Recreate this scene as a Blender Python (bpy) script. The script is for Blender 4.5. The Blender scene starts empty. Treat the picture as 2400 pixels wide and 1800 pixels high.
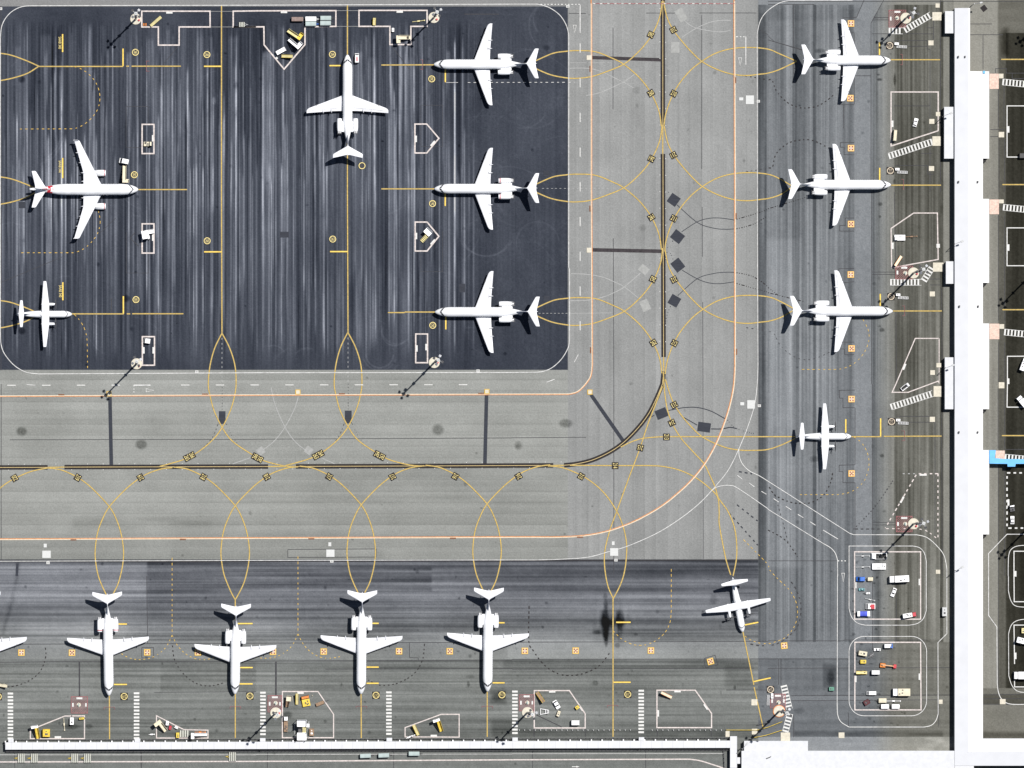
import bpy, bmesh, math, random
import numpy as np
from mathutils import Vector, Matrix
random.seed(7)
SC = bpy.context.scene
COL = SC.collection
# ---------------------------------------------------------------- camera, light
S = 0.15                      # metres per photo pixel (photo 2400 x 1800)
CH = 2700.0                   # survey camera height
NX, NY = 300.0, 1300.0        # point straight below the camera, in photo pixels
def wx(x): return (x-1200)*S
def wy(y): return (900-y)*S
cd = bpy.data.cameras.new("Camera"); cam = bpy.data.objects.new("Camera", cd); COL.objects.link(cam)
cam.location = (wx(NX), wy(NY), CH); cam.rotation_euler = (0, 0, 0)
cd.sensor_width = 36; cd.lens = 36*CH/360.0
cd.shift_x = (1200-NX)*S/360.0; cd.shift_y = (NY-900)*S/360.0
cd.clip_start = 10; cd.clip_end = 20000
SC.camera = cam
SUN_EL = math.radians(66); sdx, sdy = .70, .714
world = bpy.data.worlds.new("World"); SC.world = world; world.use_nodes = True
nt = world.node_tree; nt.nodes.clear()
sky = nt.nodes.new("ShaderNodeTexSky"); sky.sky_type = 'NISHITA'; sky.sun_disc = False
sky.sun_elevation = SUN_EL; sky.sun_rotation = math.atan2(sdx, sdy)
bg = nt.nodes.new("ShaderNodeBackground"); bg.inputs[1].default_value = 0.042
wo = nt.nodes.new("ShaderNodeOutputWorld")
nt.links.new(sky.outputs[0], bg.inputs[0]); nt.links.new(bg.outputs[0], wo.inputs[0])
sl = bpy.data.lights.new("Sun", 'SUN'); sl.energy = 4.9; sl.angle = math.radians(0.5); sl.color = (1, .97, .93)
so = bpy.data.objects.new("Sun", sl); COL.objects.link(so); so.location = (0, 0, 300)
so.rotation_euler = Vector((-sdx*math.cos(SUN_EL), -sdy*math.cos(SUN_EL), -math.sin(SUN_EL))).to_track_quat('-Z', 'Y').to_euler()
vs = SC.view_settings; vs.view_transform = 'Standard'; vs.look = 'None'; vs.exposure = 0.3; vs.gamma = 1
SC.render.resolution_x = 1024; SC.render.resolution_y = 768

# ---------------------------------------------------------------- helpers
K = 600/2212.0
def t(c, r, x, y): return (600*c+x*K, 450*r+y*K)
def T(c, r, s):
    v = [float(a) for a in s.replace(',', ' ').split()]
    return [t(c, r, v[i], v[i+1]) for i in range(0, len(v), 2)]
def P(x, y, z=0): return Vector((wx(x), wy(y), z))
def unpar(x, y, h):           # a point seen at (x, y) that is h metres up stands here
    k = h/CH
    return (x-(x-NX)*k, y-(y-NY)*k)

def srgb(v): 
    v = v/255.0
    return np.where(v <= .04045, v/12.92, ((np.maximum(v, 0)+.055)/1.055)**2.4)
def lin(*c): return tuple(float(srgb(np.array(float(a)))) for a in c)

MATS = {}
def mat(name, rgb, rough=.6, var=.12, scale=.8, metal=0, spec=.3, stretch=None):
    if name in MATS: return MATS[name]
    if not any(k in name for k in ('white_paint', 'roof', 'vehicle_white', 'glass', 'black_', 'rubber')): rgb = tuple(c*.8 for c in rgb)
    m = bpy.data.materials.new(name); m.use_nodes = True; n = m.node_tree; n.nodes.clear()
    o = n.nodes.new("ShaderNodeOutputMaterial"); b = n.nodes.new("ShaderNodeBsdfPrincipled")
    b.inputs['Roughness'].default_value = rough; b.inputs['Metallic'].default_value = metal
    b.inputs['Specular IOR Level'].default_value = spec
    tc = n.nodes.new("ShaderNodeTexCoord"); no = n.nodes.new("ShaderNodeTexNoise")
    no.inputs['Scale'].default_value = scale; no.inputs['Detail'].default_value = 4
    if stretch:
        mp = n.nodes.new("ShaderNodeMapping"); mp.inputs['Scale'].default_value = stretch
        n.links.new(tc.outputs['Object'], mp.inputs[0]); n.links.new(mp.outputs[0], no.inputs['Vector'])
    else: n.links.new(tc.outputs['Object'], no.inputs['Vector'])
    mr = n.nodes.new("ShaderNodeMapRange"); mr.inputs['From Min'].default_value = .3; mr.inputs['From Max'].default_value = .7
    mr.inputs['To Min'].default_value = 1-var; mr.inputs['To Max'].default_value = 1+var
    n.links.new(no.outputs['Fac'], mr.inputs['Value'])
    mx = n.nodes.new("ShaderNodeVectorMath"); mx.operation = 'SCALE'; mx.inputs[0].default_value = rgb[:3]
    n.links.new(mr.outputs[0], mx.inputs['Scale']); n.links.new(mx.outputs[0], b.inputs['Base Color'])
    n.links.new(b.outputs[0], o.inputs[0]); MATS[name] = m; return m

M_WHITE = mat('aircraft_white_paint', (.72, .73, .75), .35, .09, .35)
M_WING = mat('wing_white_paint', (.60, .61, .64), .4, .12, .4)
M_DARKG = mat('dark_glass', (.012, .014, .02), .15, .1)
M_BLACK = mat('black_rubber', (.02, .02, .02), .8, .2)
M_METAL = mat('bare_metal', (.45, .46, .48), .4, .15, 2, .6)
M_RED = mat('red_paint', (.55, .03, .05), .4, .15)
M_DRED = mat('dull_red_paint', (.30, .12, .125), .8, .3, .6)
M_NAVY = mat('navy_paint', (.035, .06, .2), .4, .1)
M_BLUE = mat('blue_paint', (.04, .16, .6), .4, .15)
M_RBLUE = mat('royal_blue_tarp', (.07, .1, .6), .6, .2)
M_SKYB = mat('sky_blue_panel', (.13, .46, .85), .5, .08)
M_YEL = mat('yellow_paint', (.75, .55, .06), .5, .2)
M_PYEL = mat('pale_yellow_paint', (.72, .64, .32), .6, .15)
M_ORG = mat('orange_paint', (.7, .22, .03), .5, .25)
M_BRN = mat('brown_boards', (.3, .2, .13), .8, .3, 2)
M_CREAM = mat('cream_paint', (.72, .66, .5), .7, .12, 1)
M_LGREY = mat('light_grey_paint', (.55, .56, .56), .6, .1)
M_GREYG = mat('grey_green_canvas', (.42, .5, .49), .7, .1)
M_BRNR = mat('grey_brown_canvas', (.27, .2, .18), .8, .25, 1)
M_GREEN = mat('green_paint', (.1, .28, .2), .5, .2)
M_TEAL = mat('teal_paint', (.2, .42, .45), .5, .2)
M_DGREY = mat('dark_grey_steel', (.09, .09, .095), .6, .25, 2)
M_VWHITE = mat('vehicle_white_paint', (.8, .8, .8), .35, .07, 1)
M_CONC = mat('cast_concrete', (.62, .58, .48), .9, .12, 1.2)
M_ROOF = mat('white_roof_sheet', (.80, .81, .83), .45, .04, .3, stretch=(.02, 3, 1))
M_ROOFB = mat('blue_white_roof_sheet', (.525, .535, .56), .45, .03, .25)
M_ROOFS = mat('flat_white_roof', (.495, .505, .525), .6, .05, .8)
M_WALL = mat('terminal_wall', (.4, .4, .4), .7, .1)
def striped(name, rgb, axis, period, width, dark, rough=.5):
    m = mat(name, rgb, rough, .04, .5); n = m.node_tree; b = next(q for q in n.nodes if q.type == 'BSDF_PRINCIPLED'); src = b.inputs['Base Color'].links[0].from_socket
    g = n.nodes.new('ShaderNodeNewGeometry'); s = n.nodes.new('ShaderNodeSeparateXYZ'); d = n.nodes.new('ShaderNodeMath'); d.operation = 'DIVIDE'; d.inputs[1].default_value = period
    f = n.nodes.new('ShaderNodeMath'); f.operation = 'FRACT'; c = n.nodes.new('ShaderNodeMath'); c.operation = 'LESS_THAN'; c.inputs[1].default_value = width/period
    k = n.nodes.new('ShaderNodeMath'); k.operation = 'MULTIPLY_ADD'; k.inputs[1].default_value = -dark; k.inputs[2].default_value = 1; v = n.nodes.new('ShaderNodeVectorMath'); v.operation = 'SCALE'
    n.links.new(g.outputs['Position'], s.inputs[0]); n.links.new(s.outputs[axis], d.inputs[0]); n.links.new(d.outputs[0], f.inputs[0]); n.links.new(f.outputs[0], c.inputs[0]); n.links.new(c.outputs[0], k.inputs[0]); n.links.new(src, v.inputs[0]); n.links.new(k.outputs[0], v.inputs['Scale']); n.links.new(v.outputs[0], b.inputs['Base Color']); return m
M_CORRS = striped('walkway_roof_sheet', (.50, .51, .53), 0, 3.747, .22, .14)
M_ROOFR = striped('ribbed_roof_sheet', (.57, .572, .57), 1, .78, .2, .07)
M_CORR = mat('corridor_roof_panel', (.70, .71, .74), .5, .04, .5)
# paint on the ground
M_PY = mat('yellow_ground_paint', (.60, .40, .085), .8, .22, 1.5)
M_PY2 = mat('bright_yellow_ground_paint', (.85, .62, .13), .8, .15, 1.5)
M_OCH = mat('ochre_paint_edge', (.25, .17, .045), .85, .25, 1.5)
M_OCHG = mat('worn_ochre_edge', (.30, .255, .13), .85, .2, 1.5)
M_PB = mat('black_ground_paint', (.017, .014, .015), .85, .3, 1)
M_PBL = mat('dark_patch_paint', (.034, .038, .050), .9, .2, 1, stretch=(.3, 3, 1))
M_PW = mat('white_ground_paint', (.66, .66, .64), .8, .12, 1.2)
M_PWL = mat('worn_line_paint', (.60, .60, .59), .8, .22, .9)
M_PPK = mat('pinkish_white_ground_paint', (.60, .54, .515), .8, .22, 1.5)
M_POR = mat('orange_edge_paint', (.58, .25, .10), .8, .2, 1.5)
M_PCR = mat('cream_edge_paint', (.68, .58, .44), .8, .12, 1.5)
M_JOINT = mat('joint_seal', (.05, .05, .055), .9, .3, 1)
M_OLD = mat('ghost_paint', (.36, .365, .36), .9, .12, 1)
M_PIT = mat('orange_pit_paint', (.80, .47, .13), .8, .12, 2)
M_PIT2 = mat('pink_pit_paint', (.68, .50, .42), .8, .2, 2)
M_LAB = mat('label_yellow_paint', (.82, .68, .28), .8, .1, 2)

def tag(o, label=None, cat=None, group=None, kind=None):
    if label: o['label'] = label
    if cat: o['category'] = cat
    if group: o['group'] = group
    if kind: o['kind'] = kind
    return o
def empty(name, loc, rz=0):
    o = bpy.data.objects.new(name, None); COL.objects.link(o); o.location = loc; o.rotation_euler = (0, 0, rz)
    o.empty_display_size = .5; return o

class MB:
    def __init__(s): s.v = []; s.f = []; s.m = []
    def add(s, vs, fs, mi=0):
        b = len(s.v); s.v += [tuple(a) for a in vs]
        for f in fs: s.f.append(tuple(b+i for i in f)); s.m.append(mi)
        return s
    def box(s, x0, x1, y0, y1, z0, z1, mi=0, taper=0):
        tp = taper
        vs = [(x0, y0, z0), (x1, y0, z0), (x1, y1, z0), (x0, y1, z0), (x0+tp, y0+tp, z1), (x1-tp, y0+tp, z1), (x1-tp, y1-tp, z1), (x0+tp, y1-tp, z1)]
        return s.add(vs, [(3, 2, 1, 0), (4, 5, 6, 7), (0, 1, 5, 4), (1, 2, 6, 5), (2, 3, 7, 6), (3, 0, 4, 7)], mi)
    def prism(s, pts, z0, z1, mi=0):     # outline in xy
        n = len(pts); a = sum(pts[i][0]*pts[(i+1) % n][1]-pts[(i+1) % n][0]*pts[i][1] for i in range(n))
        if a < 0: pts = pts[::-1]
        zz0 = z0 if hasattr(z0, '__len__') else [z0]*n; zz1 = z1 if hasattr(z1, '__len__') else [z1]*n
        vs = [(p[0], p[1], z) for p, z in zip(pts, zz0)]+[(p[0], p[1], z) for p, z in zip(pts, zz1)]
        return s.add(vs, [tuple(range(n))[::-1], tuple(range(n, 2*n))]+[(i, (i+1) % n, n+(i+1) % n, n+i) for i in range(n)], mi)
    def side(s, prof, y0, y1, mi=0, inset=0):  # outline in xz run across y
        n = len(prof); a = sum(prof[i][0]*prof[(i+1) % n][1]-prof[(i+1) % n][0]*prof[i][1] for i in range(n))
        if a < 0: prof = prof[::-1]
        zm = max(p[1] for p in prof)
        def yy(y, z): 
            sgn = 1 if y > (y0+y1)/2 else -1
            return y-sgn*inset*max(0, z/zm)
        vs = [(p[0], yy(y0, p[1]), p[1]) for p in prof]+[(p[0], yy(y1, p[1]), p[1]) for p in prof]
        return s.add(vs, [tuple(range(n)), tuple(range(n, 2*n))[::-1]]+[((i+1) % n, i, n+i, n+(i+1) % n) for i in range(n)], mi)
    def tube(s, p, q, r0, r1=None, n=8, mi=0):
        if r1 is None: r1 = r0
        p = Vector(p); q = Vector(q); d = (q-p).normalized(); a = d.orthogonal().normalized(); b = d.cross(a)
        vs = []
        for c, r in ((p, r0), (q, r1)):
            for i in range(n):
                th = 2*math.pi*i/n; vs.append(c+a*math.cos(th)*r+b*math.sin(th)*r)
        return s.add(vs, [tuple(range(n))[::-1], tuple(range(n, 2*n))]+[(i, (i+1) % n, n+(i+1) % n, n+i) for i in range(n)], mi)
    def loft(s, rings, mi=0, cap=True):
        n = len(rings[0]); b = len(s.v)
        for r in rings: s.v += [tuple(a) for a in r]
        for k in range(len(rings)-1):
            for i in range(n):
                s.f.append((b+k*n+i, b+k*n+(i+1) % n, b+(k+1)*n+(i+1) % n, b+(k+1)*n+i)); s.m.append(mi)
        if cap:
            s.f.append(tuple(b+i for i in range(n))[::-1]); s.m.append(mi)
            s.f.append(tuple(b+(len(rings)-1)*n+i for i in range(n))); s.m.append(mi)
        return s
    def build(s, name, mats, parent=None, smooth=False, fix=True):
        me = bpy.data.meshes.new(name); me.from_pydata(s.v, [], s.f)
        if not isinstance(mats, (list, tuple)): mats = [mats]
        for m in mats: me.materials.append(m)
        me.polygons.foreach_set('material_index', s.m)
        if fix:
            bm = bmesh.new(); bm.from_mesh(me); bmesh.ops.recalc_face_normals(bm, faces=bm.faces); bm.to_mesh(me); bm.free()
        if smooth:
            me.polygons.foreach_set('use_smooth', [True]*len(me.polygons))
        me.update()
        o = bpy.data.objects.new(name, me); COL.objects.link(o)
        if parent: o.parent = parent
        return o
def sharpen(o, deg=35):
    try: o.data.set_sharp_from_angle(angle=math.radians(deg))
    except Exception: pass
    return o
def children(o): return [c for c in bpy.data.objects if c.parent == o]
def copy_tree(o, parent=None, kids=None):
    if kids is None:
        kids = {}
        for c in bpy.data.objects:
            if c.parent: kids.setdefault(c.parent.name, []).append(c)
    c = o.copy(); COL.objects.link(c); c.parent = parent
    for ch in kids.get(o.name, []): copy_tree(ch, c, kids)
    return c

# ---------------------------------------------------------------- pavement (worn asphalt and concrete)
PX0, PY0, PX1, PY1, ST = -60, -60, 2460, 1860, 2
xs = np.arange(PX0, PX1+1, ST).astype(float); ys = np.arange(PY0, PY1+1, ST).astype(float)
X, Y = np.meshgrid(xs, ys)
RNG = np.random.RandomState(3)
def vn(cx, cy, seed=None):
    r = np.random.RandomState(seed) if seed is not None else RNG
    gw = int((PX1-PX0)/cx)+3; gh = int((PY1-PY0)/cy)+3; g = r.rand(gh, gw)
    u = (xs-PX0)/cx+r.rand()*.9; v = (ys-PY0)/cy+r.rand()*.9
    iu = u.astype(int); iv = v.astype(int); fu = u-iu; fv = v-iv
    fu = fu*fu*(3-2*fu); fv = fv*fv*(3-2*fv)
    iu = np.clip(iu, 0, gw-2); iv = np.clip(iv, 0, gh-2)
    a = g[iv][:, iu]*(1-fu)+g[iv][:, iu+1]*fu; b = g[iv+1][:, iu]*(1-fu)+g[iv+1][:, iu+1]*fu
    return a*(1-fv[:, None])+b*fv[:, None]-.5
def sm(a, lo, hi):
    q = np.clip((a-lo)/(hi-lo), 0, 1); return q*q*(3-2*q)
def boxm(x0, y0, x1, y1, f=1.5, wob=0):
    w = wob*vn(30, 30) if wob else 0
    return sm(X+w, x0-f, x0+f)*(1-sm(X+w, x1-f, x1+f))*sm(Y+w, y0-f, y0+f)*(1-sm(Y+w, y1-f, y1+f))
L = np.full(X.shape, 112.0); TR = np.zeros(X.shape); TB = np.zeros(X.shape)
nw = (X < 1331) & (Y > 14.5) & (Y < 867.5)
tv = (X >= 1331) & (X < 1778) & (Y < 1312)
th = (X < 1331) & (Y >= 867.5) & (Y < 1312)
tp = (Y <= 14.5) & (X < 1331)
ra = (X >= 1778) & (X < 2236)
rr = (X >= 2236)
ba = (Y >= 1312) & (X < 1778)
br = (Y > 1760) & (X < 1715)
# --- north-west apron, dark asphalt with long pale scrapes
b0 = 66+12*vn(90, 500)+10*vn(30, 60)+12*vn(180, 180)
st = np.zeros(X.shape)
for x0, x1, a in [(35, 48, 24), (54, 60, 14), (93, 117, 18), (128, 131, 22), (146, 148, 16), (168, 171, 20), (199, 214, 20), (236, 246, 16),
                  (250, 256, 20), (262, 273, 15), (297, 309, 34), (316, 322, 16), (330, 336, 18), (345, 352, 22), (357, 362, 24), (388, 397, 24), (402, 408, 20),
                  (418, 424, 12), (462, 478, 16), (488, 500, 30), (506, 514, 16), (532, 556, 22), (585, 590, 24), (614, 633, 42), (642, 648, 12), (660, 668, 24), (672, 690, 26),
                  (752, 760, 26), (770, 786, 24), (792, 796, 26), (838, 852, 24), (856, 861, 26), (866, 884, 26), (890, 893, 20), (912, 930, 12), (936, 953, 20), (958, 966, 22),
                  (984, 992, 22), (1004, 1012, 20), (1036, 1042, 24), (1046, 1056, 28), (1060, 1066, 18), (1082, 1090, 20), (1096, 1099, 12)]:
    dr = 6*vn(4000, 700)*(.5+abs(a)/40)
    ya = RNG.uniform(50, 130); yb = RNG.uniform(780, 850)
    st += .85*a*sm(X+dr, x0-.8, x0+1.2)*(1-sm(X+dr, x1-1.2, x1+.8))*sm(Y, ya, ya+12)*(1-sm(Y, yb, yb+50))*(.75+.9*vn(40, 130))
for i in range(520):
    x0 = RNG.uniform(4, 1110); w = RNG.uniform(.7, 2.0); ya = RNG.uniform(40, 420); yb = ya+RNG.uniform(90, 620); a = RNG.uniform(10, 52)*(1 if RNG.rand() < .8 else -.6)
    i0 = max(0, int((x0-6-PX0)/ST)); i1 = i0+8; xx = X[:, i0:i1]; yy = Y[:, i0:i1]
    st[:, i0:i1] += a*np.exp(-((xx-x0)/w)**2)*sm(yy, ya, ya+30)*(1-sm(yy, min(yb, 800), min(yb, 800)+60))
st += 24*vn(2.6, 420)+18*vn(5, 420)+14*vn(20, 700)+9*vn(60, 900)
st = st*(.8+1.1*np.abs(vn(2.4, 60)))
st = st*(.72+.9*np.maximum(0, vn(150, 130)+.45))
fade = 1-.72*sm(X, 1090, 1150)
sA = b0+st*fade*sm(Y, 38, 75)*(1-.55*sm(Y, 800, 850))+3*sm(X, 1090, 1130)+10*(1-sm(Y, 20, 60))*vn(30, 6)
L = np.where(nw, sA, L); TB = np.where(nw, 11.0, TB); TR = np.where(nw, -4.5, TR)
# scuffs and tyre arcs
def arc(cx, cy, R, a0, a1, amp, w=1.6):
    r = np.hypot(X-cx, Y-cy); an = np.degrees(np.arctan2(cy-Y, X-cx)) % 360
    m = sm(an, a0, a0+12)*(1-sm(an, a1-12, a1))
    return amp*np.exp(-((r-R)/w)**2)*m
for a in [(60, 300, 86, 300, 350, 16), (58, 306, 92, 300, 352, 14), (50, 290, 105, 290, 350, 10), (890, 830, 32, 170, 370, 22), (890, 828, 40, 190, 350, 16), (890, 832, 48, 200, 340, 10),
          (1140, 540, 60, 200, 340, 14), (1140, 530, 70, 200, 340, 12), (1100, 540, 90, 20, 120, 9), (1225, 240, 60, 250, 340, 12), (1250, 225, 75, 240, 330, 10), (1295, 45, 45, 120, 230, 16),
          (1300, 60, 60, 130, 230, 14), (1190, 500, 110, 20, 140, 9), (1260, 570, 50, 0, 200, 10), (925, 780, 30, 150, 330, 16), (930, 770, 36, 160, 330, 12), (640, 840, 30, 20, 120, 14), (720, 850, 34, 60, 150, 14)]:
    L += arc(*a)*nw
for i in range(60):
    cx = RNG.uniform(-40, 1100); cy = RNG.uniform(40, 900); R = RNG.uniform(20, 120); a0 = RNG.uniform(0, 300)
    L += arc(cx, cy, R, a0, a0+RNG.uniform(30, 80), RNG.uniform(4, 13), 1.2)*nw
for i in range(70):
    cx = RNG.uniform(1060, 1420); cy = RNG.uniform(40, 900); R = RNG.uniform(30, 180); a0 = RNG.uniform(0, 300)
    L += arc(cx, cy, R, a0, a0+RNG.uniform(30, 70), RNG.uniform(4, 10), 1.3)*nw*(X > 1090)
L += nw*(X > 1090)*9*np.maximum(0, vn(28, 28)+vn(5, 5))
# --- concrete taxiway, lanes laid north-south
lane = 26.6
ph = ((X-1331+6)/lane) % 1; li = np.floor((X-1331+6)/lane).astype(int)
lr = np.random.RandomState(11).rand(40)[np.clip(li, 0, 39)]
tvv = 160+8*(lr-.5)-6*(ph-.5)+6*vn(9, 260)+5*vn(3.5, 500)+5*vn(60, 400)+7*vn(70, 70)+4*vn(12, 12)
tvv -= 5*np.exp(-((ph-.97)/.04)**2)
tvv += 6*vn(50, 50)+8*vn(190, 260)+5*vn(26.6, 45)
tvv -= 7*boxm(1560, -60, 1700, 400, 60)*(.4+vn(90, 90))+12*np.exp(-((X-1556)/22)**2)*(.25+vn(40, 120))
L = np.where(tv, tvv, L); TB = np.where(tv, -1.0, TB); TR = np.where(tv, -1.0, TR)
# --- concrete taxiway, lanes laid west-east
ph = ((Y-868+4)/26.2) % 1; li = np.floor((Y-868+4)/26.2).astype(int)
lr = np.random.RandomState(5).rand(40)[np.clip(li, 0, 39)]
thv = 157+8*(lr-.5)-7*(ph-.5)+6*vn(240, 9)+6*vn(500, 3)+7*vn(400, 40)+7*vn(70, 60)+3*vn(12, 10)
thv -= 6*np.exp(-((ph-.97)/.05)**2)
thv -= 14*boxm(170, 1211, 560, 1237, 6)*(.6+vn(80, 10)) + 10*boxm(540, 1160, 1331, 1184, 6)*(.7+vn(90, 10)) + 9*boxm(400, 1290, 900, 1310, 6) + 6*sm(Y, 1160, 1290)
thv += 6*vn(50, 50)+8*vn(260, 190)+6*vn(55, 26.2)
thv += 3+11*boxm(675, 1287.5, 882, 1306, 1)
L = np.where(th, thv, L); TB = np.where(th, -4.0, TB); TR = np.where(th, -1.5, TR)
L = np.where(tp, 148+5*vn(400, 4)+5*vn(50, 20), L)
# --- east apron
base = np.interp(xs, [1778, 1782, 1795, 1800, 1812, 1818, 1835, 1838, 1856, 1858, 1872, 1876, 1904, 1906, 1912, 1914, 1950, 1954, 1975, 1980, 2000, 2003, 2042, 2045, 2058, 2064, 2094, 2098, 2130, 2180, 2203, 2206, 2212, 2236],
                 [84, 84, 92, 112, 122, 112, 116, 120, 122, 92, 90, 110, 116, 84, 82, 118, 108, 120, 112, 104, 100, 128, 126, 112, 104, 122, 120, 84, 84, 86, 104, 108, 84, 126])
rv = base[None, :]+np.zeros(X.shape)
rst = 36*vn(2.6, 300)+24*vn(6, 420)+18*vn(18, 800)
smooth = sm(X, 2000, 2004)*(1-sm(X, 2041, 2045))
mild = sm(X, 2060, 2066)*(1-sm(X, 2092, 2096))
hs = np.zeros(X.shape)
rv += rst*(1-.9*smooth)*(1-.5*mild)+10*vn(60, 60)+7*vn(8, 8)+8*smooth*vn(5, 5)
rv += 26*vn(3, 180)*boxm(2094, 0, 2203, 1500, 4)+20*vn(60, 160)*boxm(2094, 0, 2203, 1500, 4)+24*boxm(2094, 560, 2203, 1500, 4)*(.5+vn(60, 200)) + 24*np.maximum(0, vn(50, 300))*boxm(1890, 340, 2002, 1320, 10)
rv -= 22*boxm(1778, 30, 1795, 1330, 3)*(.6+vn(8, 200))
rv += 14*boxm(1796, 560, 1880, 1330, 6)
rv = np.where(Y < 11, 130+8*vn(100, 4), rv)
rv -= 14*boxm(1800, 11, 2070, 48, 8)*(.6+vn(60, 10))
# connecting stub at the top
q = sm(Y, 0, 2)*(1-sm(Y, 52, 56)); xx0 = np.interp(Y, [0, 42, 56], [2026, 2006, 2042]); xx1 = np.interp(Y, [0, 50, 60], [2072, 2043, 2042])
rv = rv*(1-q*(X > xx0)*(X < xx1))+(128+8*vn(6, 6))*q*(X > xx0)*(X < xx1)
# strip along the terminal
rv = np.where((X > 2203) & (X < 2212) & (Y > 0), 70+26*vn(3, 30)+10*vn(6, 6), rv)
rv = np.where(X >= 2212, 126+12*vn(5, 60)+8*vn(20, 20), rv)
# southern part of the east apron: west-east lanes under north-south scrapes
low = (Y > 1505) & (X >= 1700) & (X < 2236)
lv = 104+16*vn(400, 5)+14*vn(5, 300)*(Y < 1620)+8*vn(60, 30)+7*vn(8, 8)
lv = np.where((Y > 1630) & (Y < 1643), 116+8*vn(50, 5), lv)
lv -= 24*boxm(1860, 1712, 2210, 1728, 4)*(.8+vn(60, 6)); lv = np.where(Y > 1727, 138+9*vn(70, 5)+9*vn(8, 8), lv)
lv = np.where((Y < 1544) & (X < 1990), 122+8*vn(60, 6)+6*vn(6, 6), lv)
lv -= 34*boxm(1930, 1560, 1960, 1610, 8, 6)
rv = np.where(low & (X >= 1778), lv, rv)
rv += 42*np.maximum(0, vn(22, 9)+.16)*boxm(2150, 1728, 2236, 1762, 5)*1.0
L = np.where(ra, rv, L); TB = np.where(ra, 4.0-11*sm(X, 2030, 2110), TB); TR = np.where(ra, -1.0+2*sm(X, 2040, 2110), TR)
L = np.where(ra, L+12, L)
# --- beyond the terminal
bs = np.interp(xs, [2236, 2338, 2342, 2356, 2359, 2400, 2460], [142, 142, 92, 90, 52, 46, 50])
ev = bs[None, :]+12*vn(4, 400)+20*vn(10, 300)*(X > 2358)+9*vn(40, 60)+9*vn(4, 4)
ev = np.where((Y < 170) & (X < 2338), 150+9*vn(5, 5)+5*vn(60, 60), ev)
ev = np.where((Y < 78) & (X > 2336), np.maximum(ev, 108+14*vn(60, 7)), ev)
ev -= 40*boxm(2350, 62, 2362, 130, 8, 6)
ev = np.where((Y > 1612) & (X > 2303), 118+14*vn(200, 4)+8*vn(5, 5), ev)
ev = np.where((Y > 1626) & (Y < 1652) & (X > 2303), 84+8*vn(100, 4), ev)
ev = np.where((Y > 1652) & (X > 2303), 124+10*vn(60, 20)+9*vn(4, 4)-40*boxm(2300, 1716, 2470, 1730, 6), ev)
L = np.where(rr, ev, L); TB = np.where(rr, -8.0, TB); TR = np.where(rr, 2.0, TR)
# --- south apron, scrapes west-east
sv = np.interp(ys, [1312, 1316, 1322, 1400, 1500, 1504, 1544, 1547, 1566, 1569, 1640, 1700, 1722, 1730, 1735, 1760, 1860], [70, 96, 110, 118, 124, 136, 138, 120, 116, 126, 130, 125, 114, 110, 130, 128, 122])[:, None]+np.zeros(X.shape)
hst = 34*vn(300, 2.6)+24*vn(420, 6)+12*vn(700, 16)
cal = sm(Y, 1503, 1505)*(1-sm(Y, 1543, 1545))
sv += 1.25*hst*(1-.85*cal)*(1-.35*sm(Y, 1560, 1640))+9*vn(80, 50)+8*vn(9, 7)
sv -= 38*boxm(345, 1314, 1012, 1385, 3)*(.55+1.3*vn(300, 7)) + 16*boxm(1012, 1314, 1778, 1340, 4)*(.7+vn(300, 5)) + 14*boxm(345, 1385, 560, 1500, 5)*(.6+vn(200, 8))
sv += 24*boxm(60, 1430, 300, 1500, 25)*(.6+vn(200, 14)) + 16*boxm(-60, 1314, 344, 1400, 3)+14*boxm(1030, 1490, 1500, 1502, 6)
sv += 14*boxm(1190, 1504, 1778, 1544, 2)
sv -= 20*boxm(376, 1551, 600, 1621, 2)*(.7+vn(200, 8)) + 14*boxm(1180, 1546, 1760, 1567, 2) + 22*boxm(1700, 1560, 1762, 1610, 10)
sv -= 26*boxm(1150, 1615, 1185, 1652, 6, 8)+22*boxm(1150, 1685, 1200, 1725, 6, 8)
sv -= 18*boxm(-60, 1684, 1240, 1715, 8)*(.5+1.6*vn(260, 3.4))+26*boxm(1215, 1712, 1700, 1727, 4)*(.8+vn(60, 6))
sv -= 46*np.exp(-((X-1435)/34)**2-((Y-1455)/42)**2)*np.clip(.55+1.6*vn(9, 14)+.8*vn(4, 30), 0, 1.4)
sv += 20*vn(150, 60)-14*boxm(345, 1314, 1778, 1500, 6)*(.25+vn(240, 30))
sv -= 16*boxm(1500, 1314, 1778, 1470, 30)*(.5+vn(200, 20))
sv = np.where(Y > 1762, 126+10*vn(200, 3)+9*vn(10, 10), sv)
sv = np.where((Y > 1729) & (Y <= 1762), 124+8*vn(40, 3), sv)
wr = np.interp(Y, [1300, 1360, 1400, 1430, 1500, 1860], [44, 38, 30, 22, 2, -60]); 
sv -= 26*np.exp(-((X-wr)/5)**2)*(Y < 1490)*(.6+vn(8, 20))
L = np.where(ba, sv, L); TB = np.where(ba, 9.0*(1-sm(Y, 1380, 1600))-2.5, TB); TR = np.where(ba, 0, TR)
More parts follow.
